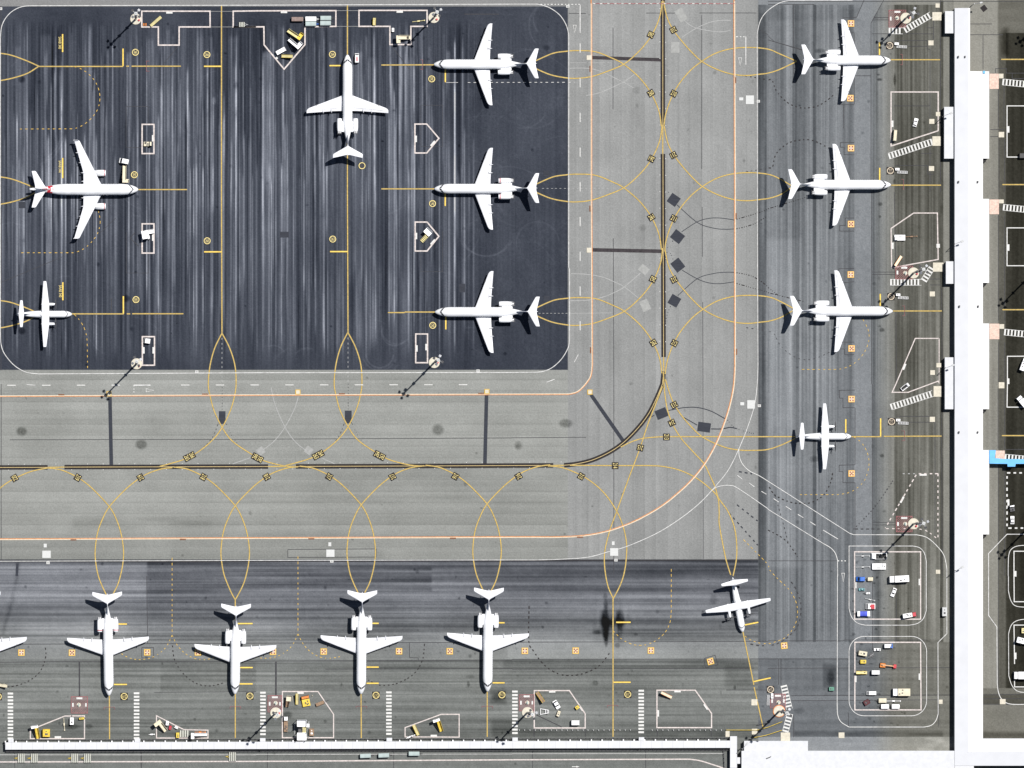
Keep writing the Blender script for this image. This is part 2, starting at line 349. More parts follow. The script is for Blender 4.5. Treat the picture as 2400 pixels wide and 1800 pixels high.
# spots, spills and old marks
def spot(x, y, rx, ry, a):
    i0 = max(0, int((x-2.6*rx-PX0)/ST)); i1 = int((x+2.6*rx-PX0)/ST)+2; j0 = max(0, int((y-2.6*ry-PY0)/ST)); j1 = int((y+2.6*ry-PY0)/ST)+2
    d = np.hypot((X[j0:j1, i0:i1]-x)/rx, (Y[j0:j1, i0:i1]-y)/ry)
    rgh = .75+.5*RNG.rand(*d.shape)
    L[j0:j1, i0:i1] += a*(1-sm(d, .6, 1.35))*rgh
for p, rx, ry, a in [(t(0, 2, 187, 408), 12, 10, -48), (t(0, 2, 1220, 522), 13, 11, -46), (t(1, 2, 1572, 395), 13, 12, -44), (t(2, 2, 465, 340), 15, 10, -44), (t(2, 2, 55, 530), 9, 10, -30), (t(2, 2, 50, 540), 5, 6, -20),
        (t(2, 3, 808, 420), 9, 34, -62), (t(2, 3, 800, 400), 5, 14, -20), (t(2, 3, 810, 240), 5, 10, -34), (t(2, 3, 806, 175), 5, 8, -26), (t(2, 3, 935, 380), 9, 22, -56), (t(2, 3, 815, 560), 4, 14, -34), (t(2, 3, 870, 405), 26, 15, -26), (t(2, 3, 812, 500), 6, 26, -40), (t(2, 3, 930, 460), 6, 30, -22), (t(2, 3, 820, 350), 14, 22, -26), (t(2, 3, 1070, 505), 5, 3, -30), (t(2, 3, 730, 487), 10, 5, -26), (t(2, 3, 910, 600), 6, 6, -34),
        (t(2, 3, 720, 925), 7, 6, -32), (t(2, 3, 745, 485), 10, 4, -22), (t(2, 3, 297, 233), 4, 3, -36), (t(2, 3, 265, 442), 3, 3, -36), (t(2, 3, 1740, 205), 8, 12, -20), (t(2, 3, 1925, 965), 3, 5, -40),
        (t(0, 0, 187, 686), 8, 8, -40), (t(0, 1, 190, 1200), 8, 8, -34), (t(0, 1, 1090, 920), 8, 8, -36), (t(2, 0, 297, 413), 8, 7, -22), (t(3, 0, 965, 688), 6, 3, -56), (t(3, 0, 955, 645), 4, 2, -36), (t(3, 1, 970, 105), 5, 4, -48), (t(3, 1, 968, 213), 3, 3, -44),
        (t(3, 1, 985, 1192), 6, 5, -44), (t(3, 1, 965, 1160), 4, 3, -28), (t(3, 2, 985, 620), 5, 4, -44), (t(3, 2, 400, 650), 12, 7, -24), (t(3, 0, 1095, 690), 3, 14, -50), (t(3, 0, 1090, 1570), 3, 6, -40), (t(2, 0, 1075, 780), 9, 9, -16), (t(2, 1, 1130, 310), 8, 7, -16),
        (t(3, 0, 450, 440), 12, 5, -30), (t(3, 3, 960, 160), 10, 8, -10), (t(1, 3, 1850, 870), 10, 4, -20), (t(1, 3, 1835, 935), 3, 7, -40), (t(1, 3, 738, 938), 2, 4, -40), (t(0, 3, 620, 1300), 18, 7, -30), (t(0, 3, 770, 1300), 8, 6, -28),
        (t(3, 3, 540, 880), 8, 18, -26), (t(3, 3, 270, 1165), 12, 7, -18), (t(0, 0, 1850, 870), 5, 9, 30), (t(0, 0, 2040, 740), 6, 8, -20), (t(1, 3, 270, 1200), 12, 8, -34), (t(1, 3, 2090, 1050), 13, 10, -24)]:
    spot(p[0], p[1], rx, ry, a)
for i in range(300):
    x, y = RNG.uniform(0, 2236), RNG.uniform(0, 1800); r = RNG.uniform(1.5, 4.2)
    spot(x, y, r, r*RNG.uniform(.6, 1.4), RNG.uniform(-34, 4))
for i in range(70):
    x, y = RNG.uniform(1990, 2150), RNG.uniform(1300, 1700); spot(x, y, RNG.uniform(1.5, 5), RNG.uniform(1, 3), RNG.uniform(-40, -10))
for i in range(90):
    x, y = RNG.uniform(0, 1700), RNG.uniform(1330, 1730); spot(x, y, RNG.uniform(1.2, 4), RNG.uniform(1, 4), RNG.uniform(-34, -6))
L += 9.0*(RNG.rand(*X.shape)-.5)+5*vn(3.2, 3.2)
GAIN = 1.33*1.31
TR = TR-np.where(ra | ba | rr, 3.2, .5)+2.2*sm(X, 2040, 2100)
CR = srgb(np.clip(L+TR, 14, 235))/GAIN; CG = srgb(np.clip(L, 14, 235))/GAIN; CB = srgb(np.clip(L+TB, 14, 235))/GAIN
def pave_mat():
    m = bpy.data.materials.new('worn_pavement'); m.use_nodes = True; n = m.node_tree; n.nodes.clear()
    o = n.nodes.new("ShaderNodeOutputMaterial"); b = n.nodes.new("ShaderNodeBsdfPrincipled"); b.inputs['Roughness'].default_value = .92
    b.inputs['Specular IOR Level'].default_value = .15
    at = n.nodes.new("ShaderNodeAttribute"); at.attribute_name = 'wear'
    tc = n.nodes.new("ShaderNodeTexCoord"); no = n.nodes.new("ShaderNodeTexNoise"); no.inputs['Scale'].default_value = 2.2; no.inputs['Detail'].default_value = 6
    mr = n.nodes.new("ShaderNodeMapRange"); mr.inputs['From Min'].default_value = .25; mr.inputs['From Max'].default_value = .75; mr.inputs['To Min'].default_value = .84; mr.inputs['To Max'].default_value = 1.16
    sc = n.nodes.new("ShaderNodeVectorMath"); sc.operation = 'SCALE'
    n.links.new(tc.outputs['Object'], no.inputs['Vector']); n.links.new(no.outputs['Fac'], mr.inputs['Value'])
    n.links.new(at.outputs['Color'], sc.inputs[0]); n.links.new(mr.outputs[0], sc.inputs['Scale']); n.links.new(sc.outputs[0], b.inputs['Base Color'])
    bu = n.nodes.new("ShaderNodeBump"); bu.inputs['Strength'].default_value = .15; bu.inputs['Distance'].default_value = .02
    n.links.new(no.outputs['Fac'], bu.inputs['Height']); n.links.new(bu.outputs[0], b.inputs['Normal'])
    n.links.new(b.outputs[0], o.inputs[0]); return m
M_PAVE = pave_mat()
ny, nx = X.shape
cxm = (X[:-1, :-1]+1); cym = (Y[:-1, :-1]+1)
ZN = np.zeros(cxm.shape, int)
ZN[(cxm < 1331) & (cym > 14) & (cym < 868)] = 1
ZN[((cxm >= 1331) & (cxm < 1778) & (cym < 1312)) | ((cxm < 1331) & (cym >= 868) & (cym < 1312))] = 2
ZN[(cym >= 1312) & (cxm < 1778) & (cym < 1762)] = 3
ZN[(cym >= 1762) & (cxm < 1778)] = 4
ZN[(cxm >= 1778) & (cxm < 2270)] = 5
ZN[(cxm >= 2270)] = 6
idx = np.arange(nx*ny).reshape(ny, nx)
def zone(zid, name):
    m = ZN == zid
    a = idx[:-1, :-1][m]; b = idx[1:, :-1][m]; c = idx[1:, 1:][m]; d = idx[:-1, 1:][m]
    q = np.stack([a, b, c, d], 1); u, inv = np.unique(q, return_inverse=True); q = inv.reshape(q.shape)
    me = bpy.data.meshes.new(name); nv = len(u); nf = len(q)
    me.vertices.add(nv); me.loops.add(nf*4); me.polygons.add(nf)
    co = np.stack([wx(X.ravel()[u]), wy(Y.ravel()[u]), np.zeros(nv)], 1).astype(np.float32)
    me.vertices.foreach_set('co', co.ravel()); me.loops.foreach_set('vertex_index', q.ravel().astype(np.int32))
    me.polygons.foreach_set('loop_start', (np.arange(nf)*4).astype(np.int32))
    me.update(calc_edges=True)
    ca = me.color_attributes.new('wear', 'FLOAT_COLOR', 'POINT')
    col = np.stack([CR.ravel()[u], CG.ravel()[u], CB.ravel()[u], np.ones(nv)], 1).astype(np.float32)
    ca.data.foreach_set('color', col.ravel())
    me.materials.append(M_PAVE); me.validate()
    o = bpy.data.objects.new(name, me); COL.objects.link(o); o['kind'] = 'structure'; return o
Z_TOP = zone(0, 'service_road'); Z_NW = zone(1, 'apron'); Z_TX = zone(2, 'taxiway'); Z_SA = zone(3, 'apron'); Z_RD = zone(4, 'road'); Z_EA = zone(5, 'apron'); Z_EE = zone(6, 'apron')
g = MB(); R_ = 6000
x0, x1, y0, y1 = wx(PX0), wx(PX1), wy(PY1), wy(PY0)
g.add([(-R_, -R_, -.02), (R_, -R_, -.02), (R_, R_, -.02), (-R_, R_, -.02)], [(0, 1, 2, 3)])
gr = g.build('ground', mat('distant_airfield', (.2, .2, .19), .95, .3, .01), fix=False); gr['kind'] = 'structure'
# ---------------------------------------------------------------- painted markings
def cr(pts, step=4.0, closed=False):      # smooth curve through points
    n = len(pts); out = []
    for i in range(n if closed else n-1):
        if closed: p = [pts[(i+k) % n] for k in (-1, 0, 1, 2)]
        else: p = [pts[max(i-1, 0)], pts[i], pts[i+1], pts[min(i+2, n-1)]]
        p = [np.array(a) for a in p]; d = np.hypot(*(p[2]-p[1])); m = max(2, int(d/step))
        for k in range(m):
            u = k/m
            out.append(tuple(.5*((2*p[1])+(p[2]-p[0])*u+(2*p[0]-5*p[1]+4*p[2]-p[3])*u*u+(3*p[1]-p[0]-3*p[2]+p[3])*u**3)))
    if not closed: out.append(tuple(pts[-1]))
    return out
def off(pts, d): return [(p[0]+d[0], p[1]+d[1]) for p in pts]
class Lay:      # one sheet of paint: lanes run side by side, each strip a hair above the last
    def __init__(s, z): s.mb = MB(); s.z = z; s.mats = []; s.n = 0
    def mi(s, m):
        if m not in s.mats: s.mats.append(m)
        return s.mats.index(m)
    def nz(s): s.n += 1; return s.z+.0012*(s.n % 14)
    def strip(s, pts, offs, mats, closed=False, z=None):
        pts = [p for i, p in enumerate(pts) if i == 0 or math.hypot(p[0]-pts[i-1][0], p[1]-pts[i-1][1]) > .05]
        n = len(pts); z = z if z is not None else s.nz(); rows = []
        for i in range(n):
            a = pts[(i-1) % n] if (closed or i > 0) else None; c = pts[(i+1) % n] if (closed or i < n-1) else None; b = pts[i]
            def nrm(p, q):
                dx, dy = q[0]-p[0], q[1]-p[1]; l = math.hypot(dx, dy) or 1; return (-dy/l, dx/l)
            n1 = nrm(a, b) if a else nrm(b, c); n2 = nrm(b, c) if c else n1
            mx, my = n1[0]+n2[0], n1[1]+n2[1]; l = math.hypot(mx, my) or 1; mx /= l; my /= l
            k = 1/max(.45, mx*n1[0]+my*n1[1])
            rows.append([P(b[0]+mx*o*k, b[1]+my*o*k, z) for o in offs])
        w = len(offs); base = len(s.mb.v)
        for r in rows: s.mb.v += [tuple(v) for v in r]
        for i in range(n if closed else n-1):
            j = (i+1) % n
            for k in range(w-1):
                s.mb.f.append((base+i*w+k, base+j*w+k, base+j*w+k+1, base+i*w+k+1)); s.mb.m.append(s.mi(mats[k]))
        return s
    def line(s, pts, w, m, closed=False): return s.strip(pts, [-w/2, w/2], [m], closed)
    def dash(s, pts, w, m, on, offl, start=0):
        d = start; cur = None; acc = 0; seg = []; pos = 0
        P_ = [np.array(p, float) for p in pts]; fine = []
        for a, b in zip(P_[:-1], P_[1:]):
            l = np.hypot(*(b-a)); k = max(1, int(l/1.5))
            for i in range(k): fine.append(a+(b-a)*i/k)
        fine.append(P_[-1]); acc = start; run = []
        for i in range(len(fine)-1):
            ph = acc % (on+offl)
            if ph < on: run.append(tuple(fine[i]))
            else:
                if len(run) > 1: s.line(run, w, m)
                run = []
            acc += np.hypot(*(fine[i+1]-fine[i]))
        if len(run) > 1: s.line(run, w, m)
        return s
    def poly(s, pts, m, z=None):
        z = z if z is not None else s.nz()
        s.mb.add([P(p[0], p[1], z) for p in pts], [tuple(range(len(pts)))], s.mi(m)); return s
    def rect(s, x0, y0, x1, y1, m): return s.poly([(x0, y0), (x1, y0), (x1, y1), (x0, y1)], m)
    def rot(s, cx, cy, w, h, ang, m, z=None):   # ang image degrees, y up
        a = math.radians(ang); c, d = math.cos(a), math.sin(a)
        return s.poly([(cx+u*c+v*d, cy-u*d+v*c) for u, v in ((-w/2, -h/2), (w/2, -h/2), (w/2, h/2), (-w/2, h/2))], m, z)
    def done(s, name, parent):
        if not s.mb.f: return None
        # all faces look up
        o = s.mb.build(name, s.mats, parent, fix=False); me = o.data
        bm = bmesh.new(); bm.from_mesh(me)
        for f in bm.faces:
            f.normal_update()
            if f.normal.z < 0: f.normal_flip()
        bm.to_mesh(me); bm.free(); return o

YEL = ([-1.6, -.72, .72, 1.6], [M_OCHG, M_PY, M_OCHG])
# --- joints between slabs
J = Lay(.006)
def jl(c, r, s, w=1.45): J.line(T(c, r, s), w, M_JOINT)
for c, r, s in [(2, 0, '873,240 873,940'), (2, 0, '1640,130 1640,1460'), (2, 0, '490,116 640,116'), (2, 0, '1160,113 1430,113'), (2, 0, '1620,112 2110,112'), (2, 1, '875,400 880,1659'), (2, 1, '1643,130 1645,560'), (2, 1, '1648,950 1650,1659'),
                (2, 2, '880,0 880,1250'), (2, 2, '1650,0 1652,1510'), (2, 2, '880,1450 880,1640'), (0, 2, '85,482 2212,478'), (1, 2, '0,477 2212,466'), (2, 2, '0,465 640,460'),
                (3, 0, '890,200 890,1659'), (3, 1, '895,0 895,1659'), (3, 2, '900,0 903,1390'), (3, 0, '0,38 400,38'), (3, 0, '222,40 222,640'), (3, 0, '745,283 745,900'), (3, 0, '830,0 765,150 645,155'), (3, 0, '1000,0 890,200'), (3, 0, '745,283 690,283'),
                (3, 0, '610,905 745,905'), (3, 0, '655,905 655,1110'), (3, 0, '745,655 890,655'), (3, 0, '920,152 1045,152'), (3, 0, '920,172 1045,172'), (3, 0, '900,292 1430,292'), (3, 0, '1430,170 1430,340'), (3, 0, '1090,350 1375,350 1375,425 1400,425 1400,1659'),
                (3, 0, '1210,400 1375,400'), (3, 0, '745,1230 625,1232 625,1272 658,1272 658,1337 745,1337'), (3, 0, '1490,0 1490,1659'), (3, 0, '1090,915 1400,915'), (3, 0, '1370,240 1430,240'), (3, 0, '1100,1430 1380,1430 1380,1505 1430,1505'), (3, 0, '1320,1325 1420,1325'),
                (3, 0, '0,12 2212,12'), (3, 1, '1090,0 1105,650'), (3, 1, '745,225 668,225 668,290 620,290 620,338 745,338'), (3, 1, '745,662 612,662 612,770 650,785 745,775'), (3, 1, '900,692 1100,692'), (3, 1, '900,713 1100,713'), (3, 1, '1105,1030 1110,1659'),
                (3, 1, '1500,820 1505,1659'), (3, 1, '1400,752 1500,752'), (3, 1, '1400,803 1500,803'), (3, 1, '745,1297 650,1297'), (3, 1, '618,1355 662,1357 662,1405 745,1405'), (3, 2, '750,52 615,55 618,122 648,122 648,205 750,205'), (3, 2, '750,698 615,702 615,757 648,757 648,853 750,853'),
                (3, 2, '752,205 752,698'), (3, 2, '752,853 752,1659'), (3, 2, '1110,280 1440,280'), (3, 2, '1110,330 1443,330 1443,1400'), (3, 2, '905,1195 1100,1195'), (3, 2, '905,1218 1100,1218'), (3, 2, '1500,250 1505,1659'), (3, 2, '0,1528 600,1528'),
                (3, 3, '0,560 650,560 665,553 1370,553'), (3, 3, '0,716 700,716'), (3, 3, '0,797 1585,792'), (3, 3, '200,1035 1585,1028'), (3, 3, '200,1077 1490,1070'), (3, 3, '93,720 93,940'), (3, 3, '112,720 112,940'), (3, 3, '903,0 903,640'), (3, 3, '1108,0 1108,560'),
                (3, 3, '1475,1090 1475,1300'), (3, 3, '222,1200 222,1395'), (3, 3, '695,1180 695,1300'), (3, 3, '1860,1028 2212,1020'), (3, 3, '1860,1060 2212,1060'), (3, 3, '1860,1108 2212,1108'), (3, 3, '1990,0 1990,1025'),
                (3, 0, '1745,207 1935,207'), (3, 0, '1745,300 2030,300'), (3, 0, '1858,300 1858,600'), (3, 0, '2040,690 2040,1090'), (3, 0, '1990,770 1990,1100'), (3, 0, '1920,1120 2045,1120'), (3, 0, '1920,1180 1995,1180'), (3, 0, '1995,1180 1995,1659'), (3, 0, '2045,1200 2045,1659'), (3, 0, '1965,630 1967,592 2060,592 2060,632 2212,632'), (3, 0, '2110,632 2110,680 2212,680'),
                (3, 1, '1990,200 1990,1110'), (3, 1, '2045,200 2045,1110'), (3, 1, '1992,1300 1992,1659'), (3, 1, '2045,1300 2045,1659'), (3, 2, '1988,40 1988,560'), (3, 2, '2045,40 2045,560'), (3, 2, '1990,700 1990,1659'), (3, 2, '2045,700 2045,1659'), (3, 2, '2045,565 2212,565'),
                (0, 3, '0,590 500,588 2212,580'), (0, 3, '0,745 430,740 2212,738'), (0, 3, '1333,1005 2212,1000'), (0, 3, '1268,0 1275,580'), (0, 3, '125,1530 128,1659'), (0, 3, '1218,1515 1222,1659'), (1, 3, '0,580 2212,572'), (1, 3, '0,736 2212,725'), (1, 3, '600,805 2212,800'), (1, 3, '1325,576 1328,705 1402,708 1402,728'),
                (1, 3, '98,1500 98,1659'), (1, 3, '1190,1510 1190,1659'), (2, 3, '0,572 2212,565'), (2, 3, '0,720 2212,716'), (2, 3, '0,805 2090,798'), (2, 3, '1850,985 2212,985'), (2, 3, '1155,1500 1155,1659'), (2, 3, '178,1510 178,1659'), (2, 3, '1665,710 1755,685 1780,765 1672,795 1660,740 1665,710'), (0, 3, '1225,618 1327,618 1327,708 1225,708 1225,618'),
                (1, 2, '275,1430 1040,1425 1038,1495 275,1498 275,1430'), (0, 0, '0,58 8,58 8,1659'), (0, 1, '8,0 8,1540'), (0, 2, '10,0 10,1530')]: jl(c, r, s)
for c, r, s, w in [(0, 3, '686,742 686,1040', 3.2), (1, 3, '172,742 172,1035', 4), (0, 3, '1220,1515 1220,1659', 2), (0, 1, '0,785 540,560', 1.1), (0, 1, '870,350 1000,225', 1.1), (0, 0, '1405,560 1535,405', 1.2), (1, 0, '1165,390 1325,598', 1.2), (3, 0, '0,345 300,430', 1.3), (2, 3, '210,1200 430,1305', 2.2), (2, 3, '190,1320 190,1390', 2.6), (2, 3, '633,1320 633,1390', 2),
                   (2, 3, '1255,1320 1255,1390', 2), (2, 3, '1722,1320 1722,1385', 2), (2, 0, '2130,250 2212,300', 1.2), (3, 0, '0,310 55,360', 1.2), (0, 0, '1090,920 1090,1275', .9), (0, 0, '1095,920 1280,920', 1.1), (0, 0, '1280,925 1280,1070', .9), (0, 0, '1095,1275 1230,1275', 1.1),
                   (1, 0, '1425,910 1612,910 1612,1265 1425,1265 1425,910', .9), (0, 1, '1092,347 1092,700 1285,700 1285,540', .9), (0, 1, '1165,350 1125,400 1200,470', 1.6), (1, 1, '1425,540 1425,688 1612,688 1612,340', .9), (1, 0, '1800,122 2100,122', 2), (0, 1, '963,920 963,1040', 2), (0, 0, '700,556 1060,556', 1)]:
    J.line(T(c, r, s), w, M_JOINT)
J.line(T(0, 2, '0,1536 2212,1536')+T(1, 2, '2212,1528')+T(2, 2, '2130,1520'), 1.6, M_PB)
J.line(T(2, 2, '2133,1518 2133,0')+T(2, 1, '2133,0'), 1.3, M_JOINT)
J.done('slab_joint', Z_TX)
# --- dark patches over old paint, black service strips
D = Lay(.03)
for c, r, cx, cy, w, h, a in [(2, 1, 1397, 68, 24, 24, -35), (2, 1, 1430, 385, 27, 24, -38), (2, 1, 1433, 632, 27, 24, 38+90), (2, 1, 1403, 940, 24, 24, -30), (2, 2, 1292, 255, 27, 22, 22), (2, 2, 1660, 373, 30, 22, -8), (0, 2, 1920, 290, 15.5, 30, 0), (1, 2, 797, 285, 16, 30, 0), (1, 1, 245, 368, 21, 13.5, 0), (1, 1, 1782, 830, 13.5, 20, 0),
                              (0, 1, 190, 112, 15, 15, 0), (2, 0, 298, 1498, 14, 14, 0), (2, 1, 300, 920, 13, 13, 0)]:
    x, y = t(c, r, cx, cy); D.rot(x, y, w, h, a, M_PBL if r or c == 2 else M_PBL)
x, y = t(3, 0, 1865, 72); D.rot(x, y, 13, 13, 38, M_PB)
D.line(T(2, 0, '690,497 1290,517'), 8, mat('brown_black_strip', (.034, .029, .032), .9, .3, 1)); D.line(T(2, 1, '695,500 1290,512'), 8.5, mat('brown_black_strip', (.034, .029, .032), .9, .3, 1)); D.line(T(2, 2, '682,92 970,505'), 8.5, M_PBL)
D.line(T(0, 2, '950,112 962,705'), 8.6, M_PBL); D.line(T(1, 2, '1992,98 1978,690'), 8.6, M_PBL)
D.line(T(0, 2, '150,1550 145,1659'), 6, M_PBL)
def dc(c, r, s, on=0, offl=0, w=1.4, m=M_PBL, o=(0, 0)):
    p = off(cr(T(c, r, s)), o)
    D.dash(p, w*1.35, m, on, offl) if on else D.line(p, w*1.15, m)
dc(2, 1, '1425,110 1600,262 1740,312 1850,322 1925,318'); dc(2, 1, '1465,345 1600,258 1700,228 1800,225 1925,242'); dc(2, 1, '1470,675 1600,750 1700,785 1800,792 1925,775'); dc(2, 1, '1432,895 1600,750 1740,705 1850,693 1925,695')
dc(2, 1, '1940,235 2080,195 2212,150', 4, 1.5, 1.6, M_PB); dc(2, 1, '1940,318 2080,280 2212,205', 4, 1.5, 1.6, M_PB); dc(2, 1, '1940,697 2080,730 2212,815', 4, 1.5, 1.6, M_PB); dc(2, 1, '1940,790 2080,830 2212,865', 4, 1.5, 1.6, M_PB)
dc(2, 1, '1390,420 1340,520 1325,600', 3, 2); dc(2, 1, '1330,440 1395,590', 3, 2); dc(2, 1, '1370,985 1335,1080 1325,1200', 4, 3); dc(2, 1, '1350,0 1370,20', 3, 2)
dc(2, 2, '1345,230 1480,205 1600,203 1720,235 1840,300', 0, 0, 1.8); dc(2, 2, '1460,275 1600,355', 0, 0, 1.8); dc(2, 2, '1720,388 1810,388 1885,375 1940,385', 0, 0, 2.2); dc(2, 2, '1860,310 1940,385 2130,440', 3, 2); dc(2, 2, '1190,290 1230,270', 0, 0, 1.8)
for dx, dy in ((0, 0), (-1123*K+600, -3*K)):
    dc(0, 2, '1920,0 1920,230', 4, 3.2, 1.2, M_JOINT, (dx, dy)); dc(0, 2, '1885,345 1830,470 1720,580 1640,640', 6, 4, 1.2, M_JOINT, (dx, dy)); dc(0, 2, '1955,345 2010,460 2100,560', 3, 4, 1.2, M_JOINT, (dx, dy))
    D.dash(off(T(0, 1, '1918,1260 1918,1659'), (dx, dy)), 1.2, M_OLD, 6, 5)
dc(2, 2, '1960,757 2085,778', 8, 5, 2.4); dc(2, 2, '1943,1043 2130,1190', 8, 6, 2.2); dc(2, 2, '1873,1112 2130,1400', 8, 6, 2.2)
dc(3, 0, '5,692 35,692 75,790 160,880 250,925 330,933 430,915 520,860 570,815', 6, 4.4, 1.9, M_PB); dc(3, 0, '5,1450 40,1440 70,1330 170,1240 280,1210 380,1212 480,1255 530,1285', 6, 4.4, 1.9, M_PB)
dc(2, 0, '2015,655 2200,688', 6, 4.4, 2.0, M_PB); dc(2, 0, '2020,1485 2212,1455', 6, 5, 1.4, M_JOINT); dc(2, 1, '2025,1172 2212,1200', 6, 6, 1.6, M_JOINT)
dc(3, 1, '10,1208 50,1220 110,1330 220,1420 330,1450 430,1430 540,1380', 6, 6, 1.2, M_JOINT); dc(3, 1, '0,870 200,920 330,950', 4, 1.5, 1.5, M_PB); dc(3, 1, '0,825 90,895', 4, 1.5, 1.5, M_PB); dc(3, 1, '0,145 150,100 330,45', 4, 1.5, 1.5, M_PB); dc(3, 0, '55,360 300,435', 0, 0, 1.3, M_JOINT)
dc(3, 2, '10,890 60,960 160,1010 260,1032 370,1025 480,960 545,840 560,740', 6, 4.4, 2.0, M_PB); dc(3, 2, '0,1262 150,1350 260,1500', 6, 4.4, 1.9, M_PB); dc(3, 2, '60,960 110,1130 180,1390', 6, 5, 1.5, M_JOINT); dc(3, 2, '740,1255 920,1065 1090,820', 5, 3, 2, M_JOINT); dc(3, 2, '750,1253 1000,1253', 8, 5, 2, M_JOINT); dc(3, 2, '425,1335 475,1270', 4, 3, 1.4, M_JOINT)
dc(3, 3, '200,50 250,130 285,260 262,420 180,520 90,580 0,605', 8, 5, 2.2, M_JOINT)
dc(2, 3, '2060,588 2130,600 2212,603', 8, 5, 2.4, M_JOINT); dc(2, 3, '148,260 145,560 180,640 280,770 400,845 520,860 640,835 760,770 860,640', 7, 4.5, 2, M_PB)
dc(0, 3, '392,620 395,700 350,820 260,900 150,945 50,960', 6, 4, 1.8, M_PB); dc(0, 3, '1490,600 1510,730 1590,850 1700,930 1820,950 1940,920', 6, 4, 1.8, M_PB); dc(1, 3, '1455,585 1440,720 1370,840 1240,920 1120,945 1040,935 965,895', 6, 4, 1.8, M_PB)
for c, r, s in [(2, 1, '510,705 650,712 780,735 880,775 970,820 1090,915'), (2, 1, '500,940 650,935 780,910 880,870 970,820 1110,700'), (1, 2, '130,30 165,180 250,372 340,500 440,580'), (1, 2, '365,110 330,220 250,372 160,490 60,570'), (2, 0, '500,590 640,590 760,615 960,710 1050,760'), (2, 0, '640,825 760,800 960,710 1060,640'), (2, 0, '1480,170 1560,230 1680,262 1800,275 1890,262'), (2, 0, '1470,320 1600,240 1720,190 1840,175 1890,180'), (1, 2, '570,640 680,690'), (0, 2, '2010,690 2200,625')]:
    D.line(cr(T(c, r, s)), 1.7, M_OLD)
for c, r, x, y, w, h, a in [(2, 1, 1140, 670, 22, 18, -40), (2, 1, 1150, 980, 20, 26, 25), (1, 2, 40, 580, 17, 17, 35), (1, 2, 455, 575, 17, 17, -35), (2, 0, 1460, 130, 20, 30, 30), (2, 0, 1410, 410, 20, 26, 0)]:
    q = t(c, r, x, y); D.rot(q[0], q[1], w, h, a, mat('scrubbed_concrete', (.325, .33, .32), .9, .12, 1))
D.dash(T(2, 1, '230,1048 490,1048'), 1, M_OLD, 5, 4); D.line(T(2, 1, '500,1048 860,1045'), 1.2, M_OLD); D.dash(T(2, 0, '500,542 860,542'), 1, M_OLD, 40, 3); D.dash(T(2, 0, '260,1628 860,1628'), 1, M_OLD, 6, 4)
D.done('dark_patch', Z_TX)
# --- centre lines with black edging
B = Lay(.055)
BK = ([-5.3, -.6, .6, 5.3], [M_PB, mat('tan_ground_paint', (.62, .48, .22), .8, .15, 1.5), M_PB])
def bk(p): B.strip(p, *BK)
bk(T(2, 0, '1303,-200 1303,1090')); B.strip(T(2, 0, '1303,1091 1303,1329'), *YEL)
bk(T(2, 0, '1304,1330 1305,1659')+T(2, 1, '1310,1426')); B.strip(T(2, 1, '1310,1427 1311,1549'), *YEL)
cv = T(2, 1, '1311,1550')+cr(T(2, 2, '1300,0 1250,120 1180,258 1090,378 970,500 850,585 700,655 560,690 450,702')); bk(cv)
B.strip(T(2, 2, '449,702 358,703'), *YEL); bk(T(2, 2, '357,703')+T(1, 2, '1450,708 345,712')); B.strip(T(1, 2, '344,712 106,713'), *YEL); bk(T(1, 2, '105,713')+T(0, 2, '557,718')); B.strip(T(0, 2, '556,718 413,720'), *YEL); bk(T(0, 2, '412,720 -300,722'))
for y in range(20, 830, 39):
    B.rot(1546.6, y, 1.7, 1.7, 0, M_PW); B.rot(1560.2, y+1, 1.7, 1.7, 0, M_PW)
for x in range(20, 1320, 37):
    yy = 1095.3-.0042*x; B.rot(x, yy-7, 1.6, 1.6, 0, M_PW); B.rot(x, yy+6.6, 1.6, 1.6, 0, M_PW)
B.done('centre_line', Z_TX)
# --- lead-in curves
C = Lay(.078)
A_ = T(2, 0, '205,525 350,462 460,444 565,437 720,447 870,505 965,555 1090,660 1180,770 1240,880 1275,980 1290,1090')
B_ = T(2, 0, '210,595 330,645 450,670 550,677 680,663 800,625 965,555 1090,450 1180,345 1240,240 1280,130 1297,10 1297,-100')
for dx, dy in ((0, 0), (.2, 289.6), (1.4, 579)):
    C.strip(cr(off(A_, (dx, dy))), *YEL); C.strip(cr(off(B_[:-1], (dx, dy))), *YEL)
C_ = T(2, 0, '1310,10 1340,150 1395,260 1480,370 1560,458 1640,530 1760,595 1900,640 2030,652 2150,640 2212,632')+T(3, 0, '100,600 248,530')
D_ = T(2, 0, '1312,1090 1330,980 1375,850 1440,730 1540,610 1640,530 1760,460 1900,420 2060,410 2212,425')+T(3, 0, '100,465 248,530')
for dx, dy in ((0, 0), (1.5, 293.5), (3, 581)):
    k = 0 if dy == 0 else (-12 if dy < 300 else -8)
    q = off(C_, (dx, dy)); q2 = off(D_, (dx, dy))
    if dy: q[-1] = (q[-1][0]+k*.9, q[-1][1]); q2[-1] = (q2[-1][0]+k*.9, q2[-1][1])
    C.strip(cr(q), *YEL); C.strip(cr(q2), *YEL)
C.strip(cr(T(2, 2, '1325,-40 1385,140 1460,265 1550,370 1650,460 1820,540 1960,570 2100,573 2212,565')+T(3, 2, '120,525 235,470')), *YEL)
C.strip(cr(T(2, 2, '1308,-100 1318,60 1345,230 1400,370 1470,480 1560,580 1660,690 1710,790 1755,890 1785,985 1860,1090 1910,1200 1935,1310 1943,1440 1935,1540 1910,1659')), *YEL)
C.strip(cr(T(2, 2, '500,702 890,705 1200,705 1320,715 1450,745 1580,805 1690,885 1775,975 1790,1100 1790,1200 1815,1350 1850,1520 1890,1650')), *YEL)
